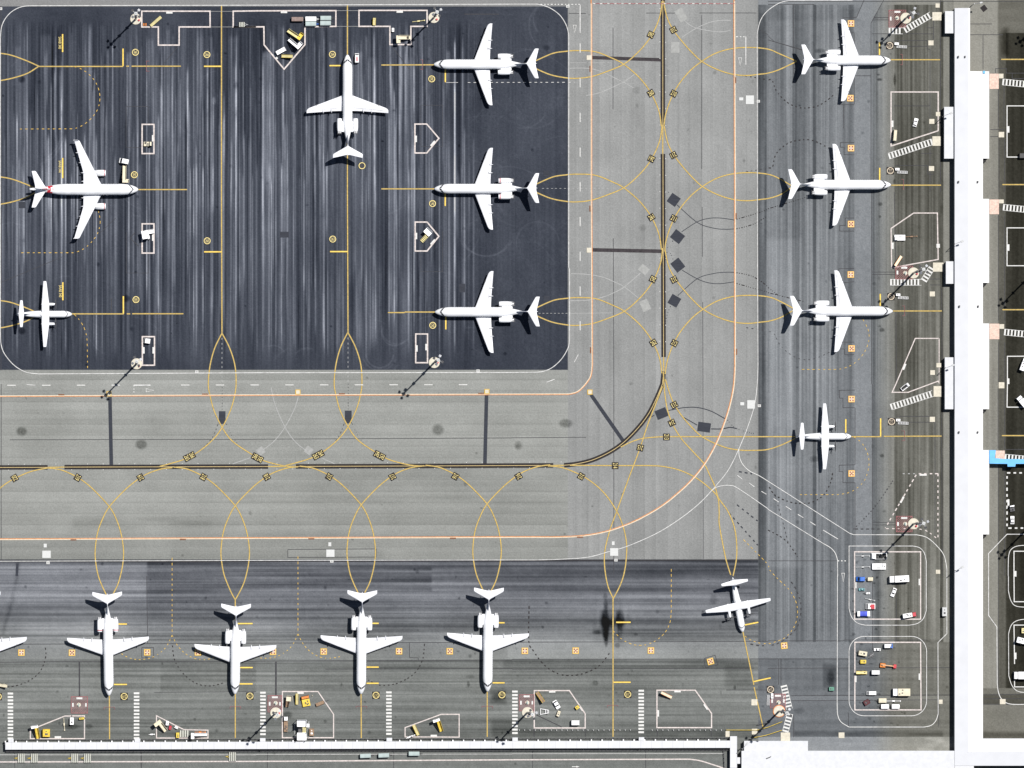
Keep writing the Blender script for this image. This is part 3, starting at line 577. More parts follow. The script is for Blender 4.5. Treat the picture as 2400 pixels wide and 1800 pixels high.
C.strip(cr(T(2, 2, '940,545 1030,500 1130,470 1250,458 1340,455'))+T(2, 2, '2212,455')+T(3, 2, '235,455'), *YEL)
C.strip(cr(T(2, 2, '1300,20 1235,190 1180,330 1100,570 1010,810 905,1100 850,1250 810,1400 798,1500 805,1620')+T(2, 3, '830,90 875,195')), *YEL)
C.strip(cr(T(2, 2, '310,708 357,710 460,730 600,790 720,870 820,970 905,1100 960,1230 990,1380 985,1530 965,1650')+T(2, 3, '930,90 875,195')), *YEL)
S1 = T(0, 2, '413,725 520,740 610,775 700,825 800,905 945,1060 1010,1180 1050,1310 1068,1450 1060,1560 1040,1659')+T(0, 3, '1015,80 975,160')
S2 = T(0, 2, '1490,722 1390,735 1280,772 1190,825 1080,915 945,1060 880,1180 840,1300 822,1450 830,1560 850,1659')+T(0, 3, '880,80 920,165')
for k in range(4):
    o = (294.95*k+(.4 if k > 1 else 0), -2.1*k)
    a, b = off(S1, o), off(S2, o)
    if k == 1:
        ap = t(0, 3, 2033, 205); a[-1] = (ap[0]+8, ap[1]-14); b[-1] = (ap[0]-8, ap[1]-14); a.append(ap); b.append(ap)
    C.strip(cr(a), *YEL); C.strip(cr(b), *YEL)
C.strip(cr(T(0, 2, '-120,1010 0,900 80,842 160,800 270,755 413,725')), *YEL)
U1 = T(0, 1, '1918,1220 1855,1350 1815,1500')+T(0, 2, '1800,0 1815,100 1850,230 1920,375 2010,495 2180,610 2287,665 2452,707 2560,715')
U2 = T(0, 1, '1918,1220 1985,1350 2030,1500')+T(0, 2, '2040,0 2025,110 1990,230 1920,375 1830,490 1700,595 1580,655 1380,712')
for o in ((0, 0), (295, -2)): C.strip(cr(off(U1, o)), *YEL); C.strip(cr(off(U2, o)), *YEL)
for k in range(3):      # left edge curves
    o = (0, 289.8*k)
    C.strip(cr(off(T(0, 0, '-60,455 0,460 100,478 230,525 335,572'), o)), *YEL); C.strip(cr(off(T(0, 0, '-60,703 0,697 120,672 240,632 335,572'), o)), *YEL)
def yl(c, r, s): C.strip(T(c, r, s), *YEL)
yl(0, 0, '335,574 1065,574'); yl(0, 0, '1090,572 1115,572'); yl(0, 0, '1137,572 1563,572'); yl(0, 0, '1195,1638 1617,1638'); yl(0, 1, '620,1053 1070,1053'); yl(0, 1, '1095,1053 1125,1053'); yl(0, 1, '1142,1052 1585,1052')
C.strip(T(0, 0, '1914,45 1914,1659')+T(0, 1, '1918,1225'), *YEL); C.strip(T(1, 0, '790,40 790,1659')+T(1, 1, '795,1220'), *YEL)
yl(1, 0, '1083,562 1540,560'); yl(1, 0, '1083,1632 1540,1632'); yl(1, 1, '1140,1042 1285,1042'); yl(1, 1, '1285,1037 1545,1037')
yl(3, 0, '1060,516 1487,516'); yl(3, 0, '1065,1600 1495,1600'); yl(3, 1, '1080,1028 1503,1028'); yl(3, 2, '720,455 980,455'); yl(3, 2, '1000,452 1500,450')
yl(3, 0, '2015,513 2300,513'); yl(3, 0, '2025,1595 2300,1595'); yl(3, 1, '2025,1017 2300,1017'); yl(3, 2, '2020,446 2300,446')
yl(0, 3, '945,1035 947,1410'); yl(0, 3, '2033,205 2033,1400'); yl(1, 3, '908,1020 910,1400'); yl(1, 3, '1998,1000 1998,1390'); yl(2, 3, '873,195 873,1390'); yl(2, 3, '1995,480 2090,940'); yl(2, 3, '2092,960 2170,1310')
C.done('lead_in_line', Z_TX)
# --- stop bars
E = Lay(.10)
def bar(c, r, s, w=2.6): E.strip(T(c, r, s), [-w/2-.7, -w/2, w/2, w/2+.7], [M_OCH, M_PY2, M_OCH])
for c, r, s in [(0, 0, '541,295 541,450'), (0, 0, '541,1365 541,1540'), (0, 1, '543,780 543,935'), (0, 0, '1063,420 1063,570'), (0, 1, '1066,900 1066,1050'), (0, 0, '1762,573 1912,573'), (0, 1, '1763,517 1915,517'), (1, 0, '635,567 735,567'), (1, 1, '640,515 792,515'), (1, 0, '1636,600 1636,710'), (1, 0, '1635,1640 1635,1780'), (1, 1, '1640,1080 1640,1187'),
                (3, 0, '963,365 963,475'), (3, 0, '965,1450 965,1560'), (3, 1, '970,880 970,985'), (3, 2, '672,303 672,420'), (3, 2, '973,297 973,450'), (0, 3, '985,937 1097,937'), (0, 3, '1015,415 1097,415'), (0, 3, '2055,411 2183,411'), (0, 3, '2070,791 2183,791'), (0, 3, '2070,932 2183,932'), (1, 3, '955,787 1060,787'), (1, 3, '955,927 1060,927'), (1, 3, '1000,409 1060,409'), (1, 3, '2085,404 2148,404'), (1, 3, '2045,923 2148,923'),
                (2, 3, '878,918 1025,918'), (2, 3, '900,400 1025,400'), (2, 3, '2000,425 2128,400'), (2, 3, '2088,912 2212,885 2235,880')]: bar(c, r, s)
# dashed clearance arcs
for c, r, s in [(0, 0, '640,575 700,595 760,635 820,700 855,780 863,860 845,940 800,1010 740,1065 690,1095 640,1113 150,1115'), (0, 1, '848,155 866,250 850,340 810,410 745,475 690,508 640,525 150,525'), (0, 1, '640,1055 690,1110 725,1170 745,1230 753,1300 757,1530')]:
    q = T(c, r, s); k = len(q)-2 if s.endswith('150,1115') or s.endswith('150,525') else len(q)-1
    E.dash(cr(q[:k+1])+q[k+1:], 1.5, M_PY, 7, 6)
for c, r, s, n in [(3, 1, '820,1100 865,1190 872,1280 840,1370 790,1440 730,1490 660,1522 600,1533', '270,1533'), (3, 2, '740,455 810,510 860,600 872,700 840,820 780,890 700,938 600,956', '270,956')]:
    E.dash(cr(T(c, r, s))+T(c, r, n), 1.3, M_PY, 7, 5.5)
E.dash(cr(T(2, 2, '2000,1345 2212,1560')+T(3, 3, '0,-70 80,20 180,115 240,220 255,330 225,440 150,530 60,570 0,585')+T(2, 3, '2120,575 2030,535 1995,490')), 1.4, M_PY, 7, 5)
for x in (0, 1):
    o = (x*295, -3*x)
    E.dash(off(T(0, 2, '1487,1500 1487,1659')+T(0, 3, '1487,500'), o), 1.5, M_PY, 7, 5)
    E.dash(off(cr(T(0, 3, '1487,510 1450,590 1400,650 1310,705 1200,722 1110,705 1040,665')), o), 1.5, M_PY, 6, 5); E.dash(off(cr(T(0, 3, '1487,510 1530,595 1600,670 1690,715 1770,722 1860,705')), o), 1.5, M_PY, 6, 5)
E.dash(T(2, 3, '1376,-60 1376,300')+cr(T(2, 3, '1376,300 1365,400 1320,490 1240,560 1150,595 1060,595 980,565 930,530 870,470')), 1.5, M_PY, 7, 5)
E.done('stop_bar', Z_NW)
# --- orange and cream taxiway edges
F = Lay(.125)
e = T(2, 0, '686,30 686,1659')+T(2, 1, '690,600 693,1500')+cr(T(2, 1, '693,1500 680,1590 650,1640')+T(2, 2, '610,30 560,70 490,88'))+T(2, 2, '0,89')+T(0, 2, '2212,96 -200,106')
F.strip(e, [-1.9, -.2, 1.7], [M_PCR, M_POR][::-1])
F.line(T(2, 0, '684,-100 684,30'), 3, M_POR)
e = T(2, 0, '1920,10 1926,1659')+T(2, 1, '1926,1500')+cr(T(2, 1, '1926,1500')+T(2, 2, '1917,0 1890,150 1840,320 1765,510 1670,680 1560,820 1430,945 1280,1062 1100,1165 950,1230 780,1282 600,1312 400,1322 200,1322'))+T(2, 2, '0,1322')+T(1, 2, '0,1331')+T(0, 2, '-200,1342')
F.strip(e, [-2.2, 0, 2.0], [M_PCR, M_POR])
F.line(T(2, 0, '1918,-100 1918,8'), 3, M_POR)
for k in range(60):
    a = 700+k*20.4; F.strip(T(2, 0, f'{a},{28+6*(k%2)} {a+20},{28+6*((k+1)%2)}'), [-.9, .9], [M_DRED if k % 3 else M_PPK])
for c, r, x, y, v in [(2, 0, 675, 595, 1), (2, 1, 674, 143, 1), (2, 1, 680, 1367, 1), (2, 0, 1932, 693, 1), (2, 1, 1936, 207, 1), (2, 1, 1940, 1380, 1), (0, 2, 530, 93, 0), (0, 2, 1772, 88, 0), (1, 2, 742, 85, 0), (1, 2, 1945, 81, 0), (0, 2, 635, 1346, 0), (0, 2, 1580, 1343, 0), (1, 2, 478, 1337, 0), (1, 2, 1702, 1333, 0), (2, 2, 588, 1323, 0)]:
    q = t(c, r, x, y); F.rot(q[0], q[1], 3 if v else 14, 14 if v else 3, 0, mat('brown_edge_plate', (.2, .09, .05), .8, .3, 2))
F.done('edge_line', Z_TX)
# --- white lines
W_ = Lay(.15)
def wl(c, r, s, w=1.5, m=M_PWL, curve=False, closed=False):
    p = T(c, r, s); W_.line(cr(p) if curve else p, w, m, closed)
nwp = cr(T(0, 0, '4,330 12,240 40,170 90,110 150,72 210,54 270,50'))+T(0, 0, '2212,45')+T(2, 0, '0,36 220,36')+cr(T(2, 0, '220,36 320,65 410,128 465,210 488,290 490,340'))+T(2, 0, '490,1659')+T(2, 1, '490,650 497,670 497,1270')+cr(T(2, 1, '497,1270 485,1345 430,1440 350,1515 270,1550 200,1558'))+T(2, 1, '0,1560')+T(0, 1, '2212,1562 330,1572')+cr(T(0, 1, '330,1572 220,1555 120,1495 40,1400 10,1320 4,1240'))
W_.line(nwp, 1.7, M_PWL, True)
W_.line(T(2, 2, '2120,-100')[:0]+T(3, 0, '730,4 180,5')+cr(T(3, 0, '180,5 100,25 0,90')+T(2, 0, '2150,170 2120,280 2118,340'))+T(2, 1, '2120,300 2125,1500')+cr(T(2, 1, '2125,1500')+T(2, 2, '2118,0 2095,180 2040,360 1960,560 1870,740 1760,880 1620,1030 1450,1165 1250,1290 1000,1400 830,1450 650,1497 400,1515 200,1520'))+T(2, 2, '0,1520')+T(1, 2, '0,1524')+T(0, 2, '-200,1532'), 1.5, M_PWL)
for x in range(-1, 40):      # dashed service road lines
    if x < 26 and x != 4: W_.rect(17+x*81.4 if x*81.4 < 1120 else 5000, 902-.0012*x*81, 37+x*81.4 if x*81.4 < 1120 else 5020, 904-.0012*x*81, M_PW)
for i in range(11): 
    a = T(2, 0, f'588,{375+i*300} 588,{455+i*300}'); 
    if a[0][1] < 800: W_.line(a, 1.9, M_PW)
wl(2, 1, '572,1405 538,1470'); wl(2, 1, '368,1618 298,1644'); wl(0, 2, '230,5 305,11'); wl(2, 0, '588,40 588,285', 2.2); W_.dash(T(2, 0, '245,38 590,38'), 2, M_PW, 5, 3)
W_.dash(T(2, 0, '1935,318 2020,318'), 2, M_PW, 5, 3); wl(2, 0, '2020,315 2020,560', 2)
wl(0, 2, '1155,10 1300,10', 2.4); W_.dash(T(0, 2, '1157,10 1157,85'), 2, M_PW, 4, 3)
def tri(c, r, s):
    p = T(c, r, s); W_.line(p, 1.1, M_PW, True)
tri(2, 0, '528,218 555,218 542,285'); tri(2, 0, '1957,500 1984,500 1970,568'); tri(0, 2, '1262,40 1330,54 1262,68'); tri(3, 2, '636,1635 662,1635 650,1710')
W_.dash(T(2, 0, '-40,713 20,713')[:0]+T(1, 0, '1830,713 2212,712')+T(2, 0, '545,711'), 1.2, M_PW, 7, 6); wl(1, 0, '1640,713 1745,713', 1)
wl(2, 2, '1960,560 1962,620 1990,690 2050,750 2140,795 2212,840', 1.5, M_PW, True); wl(3, 2, '0,840 705,1290', 1.5); wl(3, 2, '705,1290 740,1302 1285,1303', 1.6); wl(3, 2, '1285,1303 1370,1325 1450,1390 1520,1480 1545,1600', 1.6, M_PW, True); wl(3, 2, '1545,1600 1545,1659', 1.6)
wl(3, 3, '1545,0 1545,498 1468,575 1470,1190', 1.6); wl(3, 3, '1470,1190 1450,1250 1410,1290 1350,1305', 1.6, M_PW, True); wl(3, 3, '1350,1305 700,1305', 1.6); wl(3, 3, '700,1305 630,1260 602,1200 597,1110', 1.6, M_PW, True); wl(3, 3, '597,1110 600,0', 1.6); wl(3, 2, '602,1659 600,1520', 1.6); wl(3, 2, '600,1520 580,1460 540,1415 480,1380', 1.6, M_PW, True)
W_.line(T(3, 2, '480,1380 0,1083')+cr(T(2, 2, '2212,1078 1950,900 1880,877 1820,878 1760,895 1720,925')), 1.5, M_PWL)
for s in ('48,990 92,1020', '153,1057 200,1087', '258,1127 305,1155', '362,1190 410,1220', '475,1262 605,1340'): wl(3, 2, s, 1.7)
for s in ('1948,790 1988,822', '2050,857 2093,887', '2155,927 2198,953'): wl(2, 2, s, 1.7)
W_.dash(T(3, 2, '602,1528 695,1528'), 2.4, M_PW, 4.5, 3)
def rr4(c, r, x0, y0, x1, y1, R, w=1.5):
    p = []
    for cx, cy, a0 in ((x1-R, y0+R, -90), (x1-R, y1-R, 0), (x0+R, y1-R, 90), (x0+R, y0+R, 180)):
        for i in range(9):
            a = math.radians(a0+i*90/8); p.append(t(c, r, cx+R*math.cos(a), cy+R*math.sin(a)))
    W_.line(p, w, M_PWL, True)
p = T(3, 2, '700,1659 700,1400 1250,1400')+cr(T(3, 2, '1250,1400 1310,1415 1350,1460 1367,1530'))+T(3, 3, '1367,300')+cr(T(3, 3, '1367,300 1340,370 1290,410 1220,425'))+T(3, 3, '840,425')+cr(T(3, 3, '840,425 770,405 720,350 700,280'))
W_.line(p, 1.5, M_PWL, True); rr4(3, 3, 700, 522, 1370, 1208, 130)
wl(3, 2, '2300,1298 2065,1298 1905,1465 1905,1659', 1.7); wl(3, 3, '1905,0 1905,340 1977,440 1980,930', 1.7); wl(3, 3, '1980,930 1992,1010 2025,1070 2100,1107 2300,1107', 1.7, M_PW, True)
wl(3, 2, '2300,1395 2170,1397 2105,1425 2080,1480 2075,1600', 1.5, M_PW, True); wl(3, 2, '2075,1580 2075,1659', 1.5); wl(3, 3, '2077,0 2077,130', 1.5); wl(3, 3, '2077,130 2100,215 2150,262 2300,270', 1.5, M_PW, True); wl(3, 3, '2300,370 2170,380 2105,420 2078,500', 1.5, M_PW, True); wl(3, 3, '2078,500 2080,860', 1.5); wl(3, 3, '2080,860 2110,950 2170,1000 2300,1005', 1.5, M_PW, True)
wl(0, 3, '-200,1545 2212,1545', 1.0); wl(1, 3, '0,1542 2212,1538', 1.0); wl(2, 3, '0,1536 1830,1534', 1.0)
W_.line(T(0, 3, '-200,1607 2212,1602')+T(1, 3, '2212,1588')+T(2, 3, '0,1588 1530,1583')+cr(T(2, 3, '1530,1583 1620,1595 1720,1625 1820,1659 1900,1700')), 3.0, M_PPK)
W_.line(T(2, 3, '518,1648 560,1648'), 1.8, M_PW); W_.poly(T(2, 3, '556,1640 584,1648 556,1656'), M_PW)
# equipment areas, broad pinkish outlines with white plates
def area(c, r, s, w=3.2, closed=True, m=M_PPK): W_.line(T(c, r, s), w, m, closed)
area(0, 0, '1225,97 1815,97 1815,233 1548,233 1548,390 1368,390 1368,233 1225,233'); W_.line(T(0, 0, '1225,135 2212,130')[:0]+T(0, 0, '1820,98 2012,98'), .8, M_OLD); W_.line(T(0, 0, '1820,233 2012,233'), .8, M_OLD); W_.line(T(1, 0, '695,92 885,92'), .8, M_OLD); W_.line(T(1, 0, '695,228 885,228'), .8, M_OLD)
W_.line(T(0, 0, '2212,233 2015,233 2015,97 2212,97')[:3]+T(1, 0, '-197,97')[:0]+T(1, 0, '0,94 690,92 690,228 423,232 423,385 243,598 70,388 68,232 -196,233'), 3.2, M_PPK)
area(1, 0, '890,90 1478,90 1478,228 1338,228 1338,385 1157,385 1157,228 890,228'); area(1, 0, '1373,1072 1475,1072 1580,1195 1475,1322 1373,1322'); area(1, 1, '1375,260 1478,260 1580,383 1478,510 1375,510'); area(0, 0, '1228,1075 1330,1075 1330,1327 1228,1327'); area(0, 1, '1228,275 1330,275 1330,528 1228,528'); area(0, 1, '1230,1250 1335,1250 1335,1497 1230,1497'); area(1, 1, '1380,1227 1482,1227 1482,1475 1380,1475')
area(3, 0, '1063,795 1470,795 1470,1130 1063,1262', 2.8); area(3, 1, '1258,182 1463,182 1470,583 1068,655 1063,315', 2.6); W_.line(T(3, 1, '1478,1265 1272,1265 1105,1659')+T(3, 2, '1072,72 1210,72 1470,-25')+T(3, 1, '1478,1650 1478,1265'), 2.4, M_PPK)
area(3, 2, '748,1450 1318,1450 1318,2032 748,2032', 2.8); area(3, 3, '750,573 1318,573 1322,1157 750,1157', 2.8)
area(3, 0, '2300,915 2065,915 2065,1357 2300,1357', 2.2, False, M_PW); area(3, 1, '2300,310 2065,310 2065,637 2300,637', 2.2, False, M_PW); W_.line(T(3, 1, '2300,1418 2068,1420 2068,1659')+T(3, 2, '2065,200 2300,200'), 2.2, M_PW); W_.line(T(3, 2, '2300,1445 2125,1445 2125,1659')+T(3, 3, '2127,222 2300,222'), 2.2, M_PW); W_.line(T(3, 3, '2300,424 2125,424 2130,760'), 2.2, M_PW); W_.line(T(3, 3, '2130,900 2130,958 2300,958'), 2.2, M_PW)
W_.dash(T(3, 2, '2300,768 2065,768 2065,1245 2300,1245'), 3.4, M_PW, 8, 6)
W_.dash(T(3, 2, '1470,775 1285,775 1010,1250'), 2.8, M_PPK, 8, 5); W_.dash(T(3, 2, '1270,775 1130,775'), 2.4, M_OLD, 6, 6); W_.dash(T(3, 2, '1468,775 1468,1330'), 2.8, M_PPK, 7, 6); W_.dash(T(3, 2, '1020,1250 1290,1250')+cr(T(3, 2, '1290,1250 1370,1270 1460,1335')), 2.2, M_PPK, 7, 6)
area(0, 3, '262,1405 262,1330 560,1210 730,1208 730,1405', 2.6); area(0, 3, '1352,1400 1352,1207 1590,1328 1797,1332 1797,1400', 2.4); area(1, 3, '228,998 535,998 670,1195 670,1397 228,1397', 2.6); area(1, 3, '1288,1390 1288,1310 1600,1195 1755,1195 1755,1392', 2.4); area(2, 3, '192,990 495,990 632,1190 632,1313 192,1313', 2.8); area(2, 3, '1252,987 1583,987 1724,1187 1724,1310 1252,1310', 2.8)
for c, r, x, y, w, h, a in [(0, 0, 1463, 110, 15, 4, 0), (1, 0, 242, 106, 15, 4, 0), (1, 0, 1242, 102, 15, 4.5, 0), (1, 0, 168, 487, 15, 4.5, -52), (1, 0, 1382, 1200, 4.5, 15, 0), (1, 0, 1528, 1240, 15, 4.5, 50), (1, 1, 1384, 380, 4.5, 15, 0), (1, 1, 1528, 433, 15, 4.5, 50), (0, 0, 1321, 1195, 4.5, 15, 0), (0, 1, 1322, 395, 4.5, 15, 0), (0, 1, 1242, 1368, 4, 15, 0), (0, 1, 1325, 1368, 4, 15, 0), (1, 1, 1389, 1352, 4, 15, 0), (1, 1, 1470, 1340, 4, 15, 0),
                            (3, 0, 1075, 1070, 4.5, 15, 0), (3, 1, 1077, 465, 4.5, 15, 0), (3, 1, 1470, 465, 8, 9, 0), (3, 1, 1178, 645, 8, 3.5, 10), (3, 1, 1178, 1510, 15, 4.5, 68), (3, 2, 1340, 785, 17, 4, 0), (3, 2, 1158, 1000, 16, 4.5, 62), (3, 3, 1308, 870, 4, 15, 0), (3, 3, 757, 890, 4, 15, 0), (3, 3, 1308, 52, 4, 15, 0), (3, 3, 757, 80, 4, 14, 0), (3, 0, 2077, 1118, 4.5, 15, 0), (3, 1, 2077, 480, 4.5, 15, 0), (3, 1, 2077, 1635, 4.5, 13, 0), (3, 2, 2077, 1025, 4.5, 16, 0), (3, 3, 2138, 690, 4.5, 15, 0), (3, 2, 2138, 1640, 4.5, 13, 0),
                            (0, 3, 500, 1392, 15, 4.5, 0), (1, 3, 385, 1011, 15, 4.5, 0), (1, 3, 1536, 1380, 15, 4.5, 0), (2, 3, 347, 999, 15, 4.5, 0), (2, 3, 595, 1140, 15, 4.5, -55), (2, 3, 1430, 997, 15, 4.5, 0), (2, 3, 1675, 1130, 15, 4.5, -55), (2, 3, 1263, 1187, 4, 15, 0)]:
    q = t(c, r, x, y); W_.rot(q[0], q[1], w, h, a, M_PW)
# zebra crossings
def zebra(p, q, w, step=8.1, bw=4.6, rails=False, m=M_PW):
    p = np.array(p); q = np.array(q); l = np.hypot(*(q-p)); d = (q-p)/l; ang = math.degrees(math.atan2(-d[1], d[0])); k = bw/2
    while k < l:
        c_ = p+d*k; W_.rot(c_[0], c_[1], bw, w, ang, m); k += step
    if rails:
        nn = np.array((-d[1], d[0]))
        for sg in (-1, 1): W_.line([tuple(p+nn*sg*w/2), tuple(q+nn*sg*w/2)], 1.0, m)
for c, x, ya, yb in [(0, 90, 1007, 1405), (0, 1180, 1005, 1405), (1, 60, 1000, 1395), (1, 1148, 997, 1390), (2, 25, 990, 1385), (2, 1116, 983, 1378)]: zebra(t(c, 3, x, ya), t(c, 3, x, yb), 13)
zebra(t(3, 0, 1042, 267), t(3, 0, 1165, 267), 14, 8, 4, True); zebra(t(3, 0, 1180, 262), t(3, 0, 1412, 125), 14, 8, 4, True); zebra(t(3, 0, 1042, 1350), t(3, 0, 1418, 1225), 14, 8, 4, True); zebra(t(3, 1, 1055, 780), t(3, 1, 1325, 780), 14, 8, 4, True); zebra(t(3, 1, 1345, 768), t(3, 1, 1415, 655), 14, 8, 4, True)
zebra(t(3, 2, 1060, 200), t(3, 2, 1425, 82), 14, 8, 4, True)
for r, s in [(0, (2025, 708, 2300, 735)), (1, (2030, 132, 2300, 158)), (1, (2040, 1210, 2300, 1236)), (2, (2045, 632, 2300, 655))]: zebra(t(3, r, s[0], s[1]), t(3, r, s[2], s[3]), 14, 8, 4, True)
zebra(t(3, 3, 135, 945), t(3, 3, 185, 1150), 14, 8, 4, True); zebra(t(3, 3, 190, 1190), t(3, 3, 150, 1345), 14, 8, 4, True)
W_.done('white_line', Z_NW)
# pads, pits, red hatching
G = Lay(.175)
for c, r, x0, y0, x1, y1 in [(3, 0, 1420, 105, 1500, 177), (3, 0, 1447, 30, 1483, 66), (3, 0, 1385, 350, 1430, 392), (3, 0, 1450, 968, 1487, 1004), (3, 0, 1393, 1028, 1437, 1070), (3, 0, 1420, 1178, 1495, 1260), (3, 0, 1390, 1435, 1435, 1477), (3, 1, 1425, 610, 1515, 688), (3, 1, 1397, 860, 1442, 902), (3, 1, 1455, 1478, 1497, 1515), (3, 1, 1402, 1540, 1442, 1580), (3, 2, 1430, 18, 1502, 110), (3, 2, 1397, 283, 1442, 328), (3, 3, 1477, 1068, 1508, 1105), (3, 3, 610, 1352, 660, 1400), (3, 2, 1450, 1605, 1487, 1640),
                             (3, 0, 1913, 637, 1993, 768), (3, 0, 1994, 637, 2034, 677), (3, 0, 1993, 1140, 2040, 1187), (3, 1, 1913, 65, 1995, 192), (3, 1, 1996, 65, 2037, 98), (3, 1, 1913, 1138, 1998, 1272), (3, 1, 1999, 1142, 2040, 1182), (3, 2, 1993, -15, 2042, 37), (3, 3, 2003, 1063, 2052, 1108), (3, 3, 110, 1352, 190, 1440), (2, 3, 2068, 1065, 2120, 1118), (2, 3, 2072, 1320, 2120, 1368), (2, 3, 1845, 1335, 1880, 1390), (3, 2, 1965, 575, 2045, 650)]:
    q = T(c, r, f'{x0},{y0} {x1},{y1}'); G.rect(q[0][0], q[0][1], q[1][0], q[1][1], M_CONC if c == 3 and x0 < 1900 or r == 3 else M_PIT2 if x1-x0 > 75 else M_CONC)
for c, r, x0, y0, x1, y1 in [(2, 0, 2020, 825, 2090, 900), (2, 0, 1962, 842, 1998, 868), (0, 2, 365, 1440, 438, 1503), (0, 2, 377, 1380, 404, 1412), (1, 2, 607, 1430, 678, 1494), (1, 2, 625, 1368, 650, 1402), (2, 2, 847, 1418, 917, 1485), (2, 2, 862, 1360, 886, 1392), (2, 2, 2032, 140, 2098, 213), (2, 2, 1972, 157, 2006, 185), (2, 0, 645, 478, 690, 518), (2, 1, 645, 482, 690, 524)]:
    q = T(c, r, f'{x0},{y0} {x1},{y1}'); G.rect(q[0][0], q[0][1], q[1][0], q[1][1], mat('pale_slab', (.6, .61, .6), .9, .06, 2) if y1-y0 != 40 and y1-y0 != 42 else M_CONC)
for c, r, x, y in [(0, 2, 941, 85), (1, 2, 362, 70), (1, 2, 1995, 65), (2, 2, 673, 70)]:
    q = t(c, r, x, y); G.rot(q[0], q[1], 12, 12, 0, M_PY, .196); G.rot(q[0], q[1], 8, 8, 0, M_CONC, .2)
for c, r, x, y in [(2, 0, 482, 55), (2, 0, 2128, 875), (0, 2, 415, 1545), (1, 2, 655, 1532), (2, 2, 898, 1522), (2, 2, 2136, 188), (0, 1, 1700, 1553), (1, 1, 1918, 1545), (0, 0, 5, 75)]:
    q = t(c, r, x, y); G.rot(q[0], q[1], 7.5, 6, 0, M_PW, .196); G.rot(q[0], q[1], 4.5, 3.5, 0, M_OLD, .2)
for i, (c, r, x, y, a) in enumerate([(3, 0, 717, 203, 0), (3, 0, 711, 848, 0), (3, 0, 717, 1280, 0), (3, 1, 717, 277, 0), (3, 1, 715, 713, 0), (3, 1, 722, 1352, 0), (3, 2, 722, 130, 0), (3, 2, 722, 773, 0), (0, 3, 185, 662, 0), (0, 3, 622, 663, 0), (0, 3, 1272, 660, 0), (0, 3, 1710, 660, 0), (1, 3, 147, 655, 0), (1, 3, 585, 653, 0), (1, 3, 1236, 650, 0), (1, 3, 1674, 650, 0), (2, 3, 111, 647, 0), (2, 3, 550, 645, 0), (2, 3, 1200, 644, 0), (2, 3, 1715, 738, 15), (3, 3, 140, 602, 5)]):
    q = t(c, r, x, y); pale = r == 3 and i not in (9,)
    G.rot(q[0], q[1], 15, 15, a, M_PIT if c == 3 and r < 3 else mat('ochre_pit_paint', (.72, .45, .07), .8, .1, 2), .196); G.rot(q[0], q[1], 11.6, 11.6, a, mat('cream_pit_paint', (.78, .62, .36), .8, .1, 2) if not (c == 3 and r < 3) else mat('pale_orange_pit_paint', (.85, .62, .35), .8, .1, 2), .2)
    for u in (-3.2, 3.2):
        for v in (-3.2, 3.2):
            a_ = math.radians(a); G.rot(q[0]+u*math.cos(a_)+v*math.sin(a_), q[1]-u*math.sin(a_)+v*math.cos(a_), 3.3, 3.3, a+45, mat('dark_red_pit_paint', (.24, .05, .06), .8, .2), .204)
    G.rot(q[0], q[1], 3.6, 3.6, a+45, M_DRED if i % 2 else mat('pit_lid', (.5, .42, .5), .8, .1), .206)
G.done('painted_pad', Z_EA)
Hh = Lay(.2)
for c, r, x0, y0, x1, y1 in [(3, 0, 1045, 88, 1190, 235), (3, 1, 1103, 640, 1250, 752), (3, 2, 1108, 1143, 1245, 1277), (0, 3, 615, 1042, 757, 1185), (1, 3, 103, 1033, 222, 1175), (2, 3, 62, 1025, 190, 1165), (3, 3, 20, 1020, 150, 1140)]:
    (a, b), (c2, d) = T(c, r, f'{x0},{y0} {x1},{y1}'); w, h = c2-a, d-b
    Hh.line([(a, b), (c2, b), (c2, d), (a, d)], 1.3, M_DRED, True)
    k = 4.5
    while k < w+h-3:
        p0 = (a+min(k, w), b+max(0, k-w)); p1 = (a+max(0, k-h), b+min(k, h)); Hh.line([p0, p1], 1.15, M_DRED); k += 5.2
    Hh.rot((a+c2)/2, b+4, 14, 4.5, 0, M_PW, .22); Hh.rot(a+4, (b+d)/2, 4, 9, 0, M_PW, .22); Hh.rot(c2-4, (b+d)/2, 3.5, 8, 0, M_PW, .22)
for c, r, s in [(0, 3, '900,1155 900,1133 990,1133 990,1155'), (0, 3, '1988,1150 1988,1128 2080,1128 2080,1150'), (1, 3, '865,1140 865,1125 957,1125 957,1145'), (1, 3, '1953,1140 1953,1125 2045,1125 2045,1145'), (2, 3, '825,1135 825,1118 915,1118 915,1130'), (3, 0, '1140,470 1160,470 1160,560 1140,560'), (3, 0, '1150,1550 1170,1550 1170,1640'), (3, 1, '1160,985 1180,985 1180,1070 1160,1070'), (3, 2, '1155,405 1180,405 1180,490 1155,490'), (0, 0, '1290,528 1265,528 1265,615 1290,615'), (1, 0, '1420,517 1440,517 1440,600 1420,600')]:
    Hh.line(T(c, r, s), .8, M_DRED)
Hh.done('red_hatching', Z_SA)
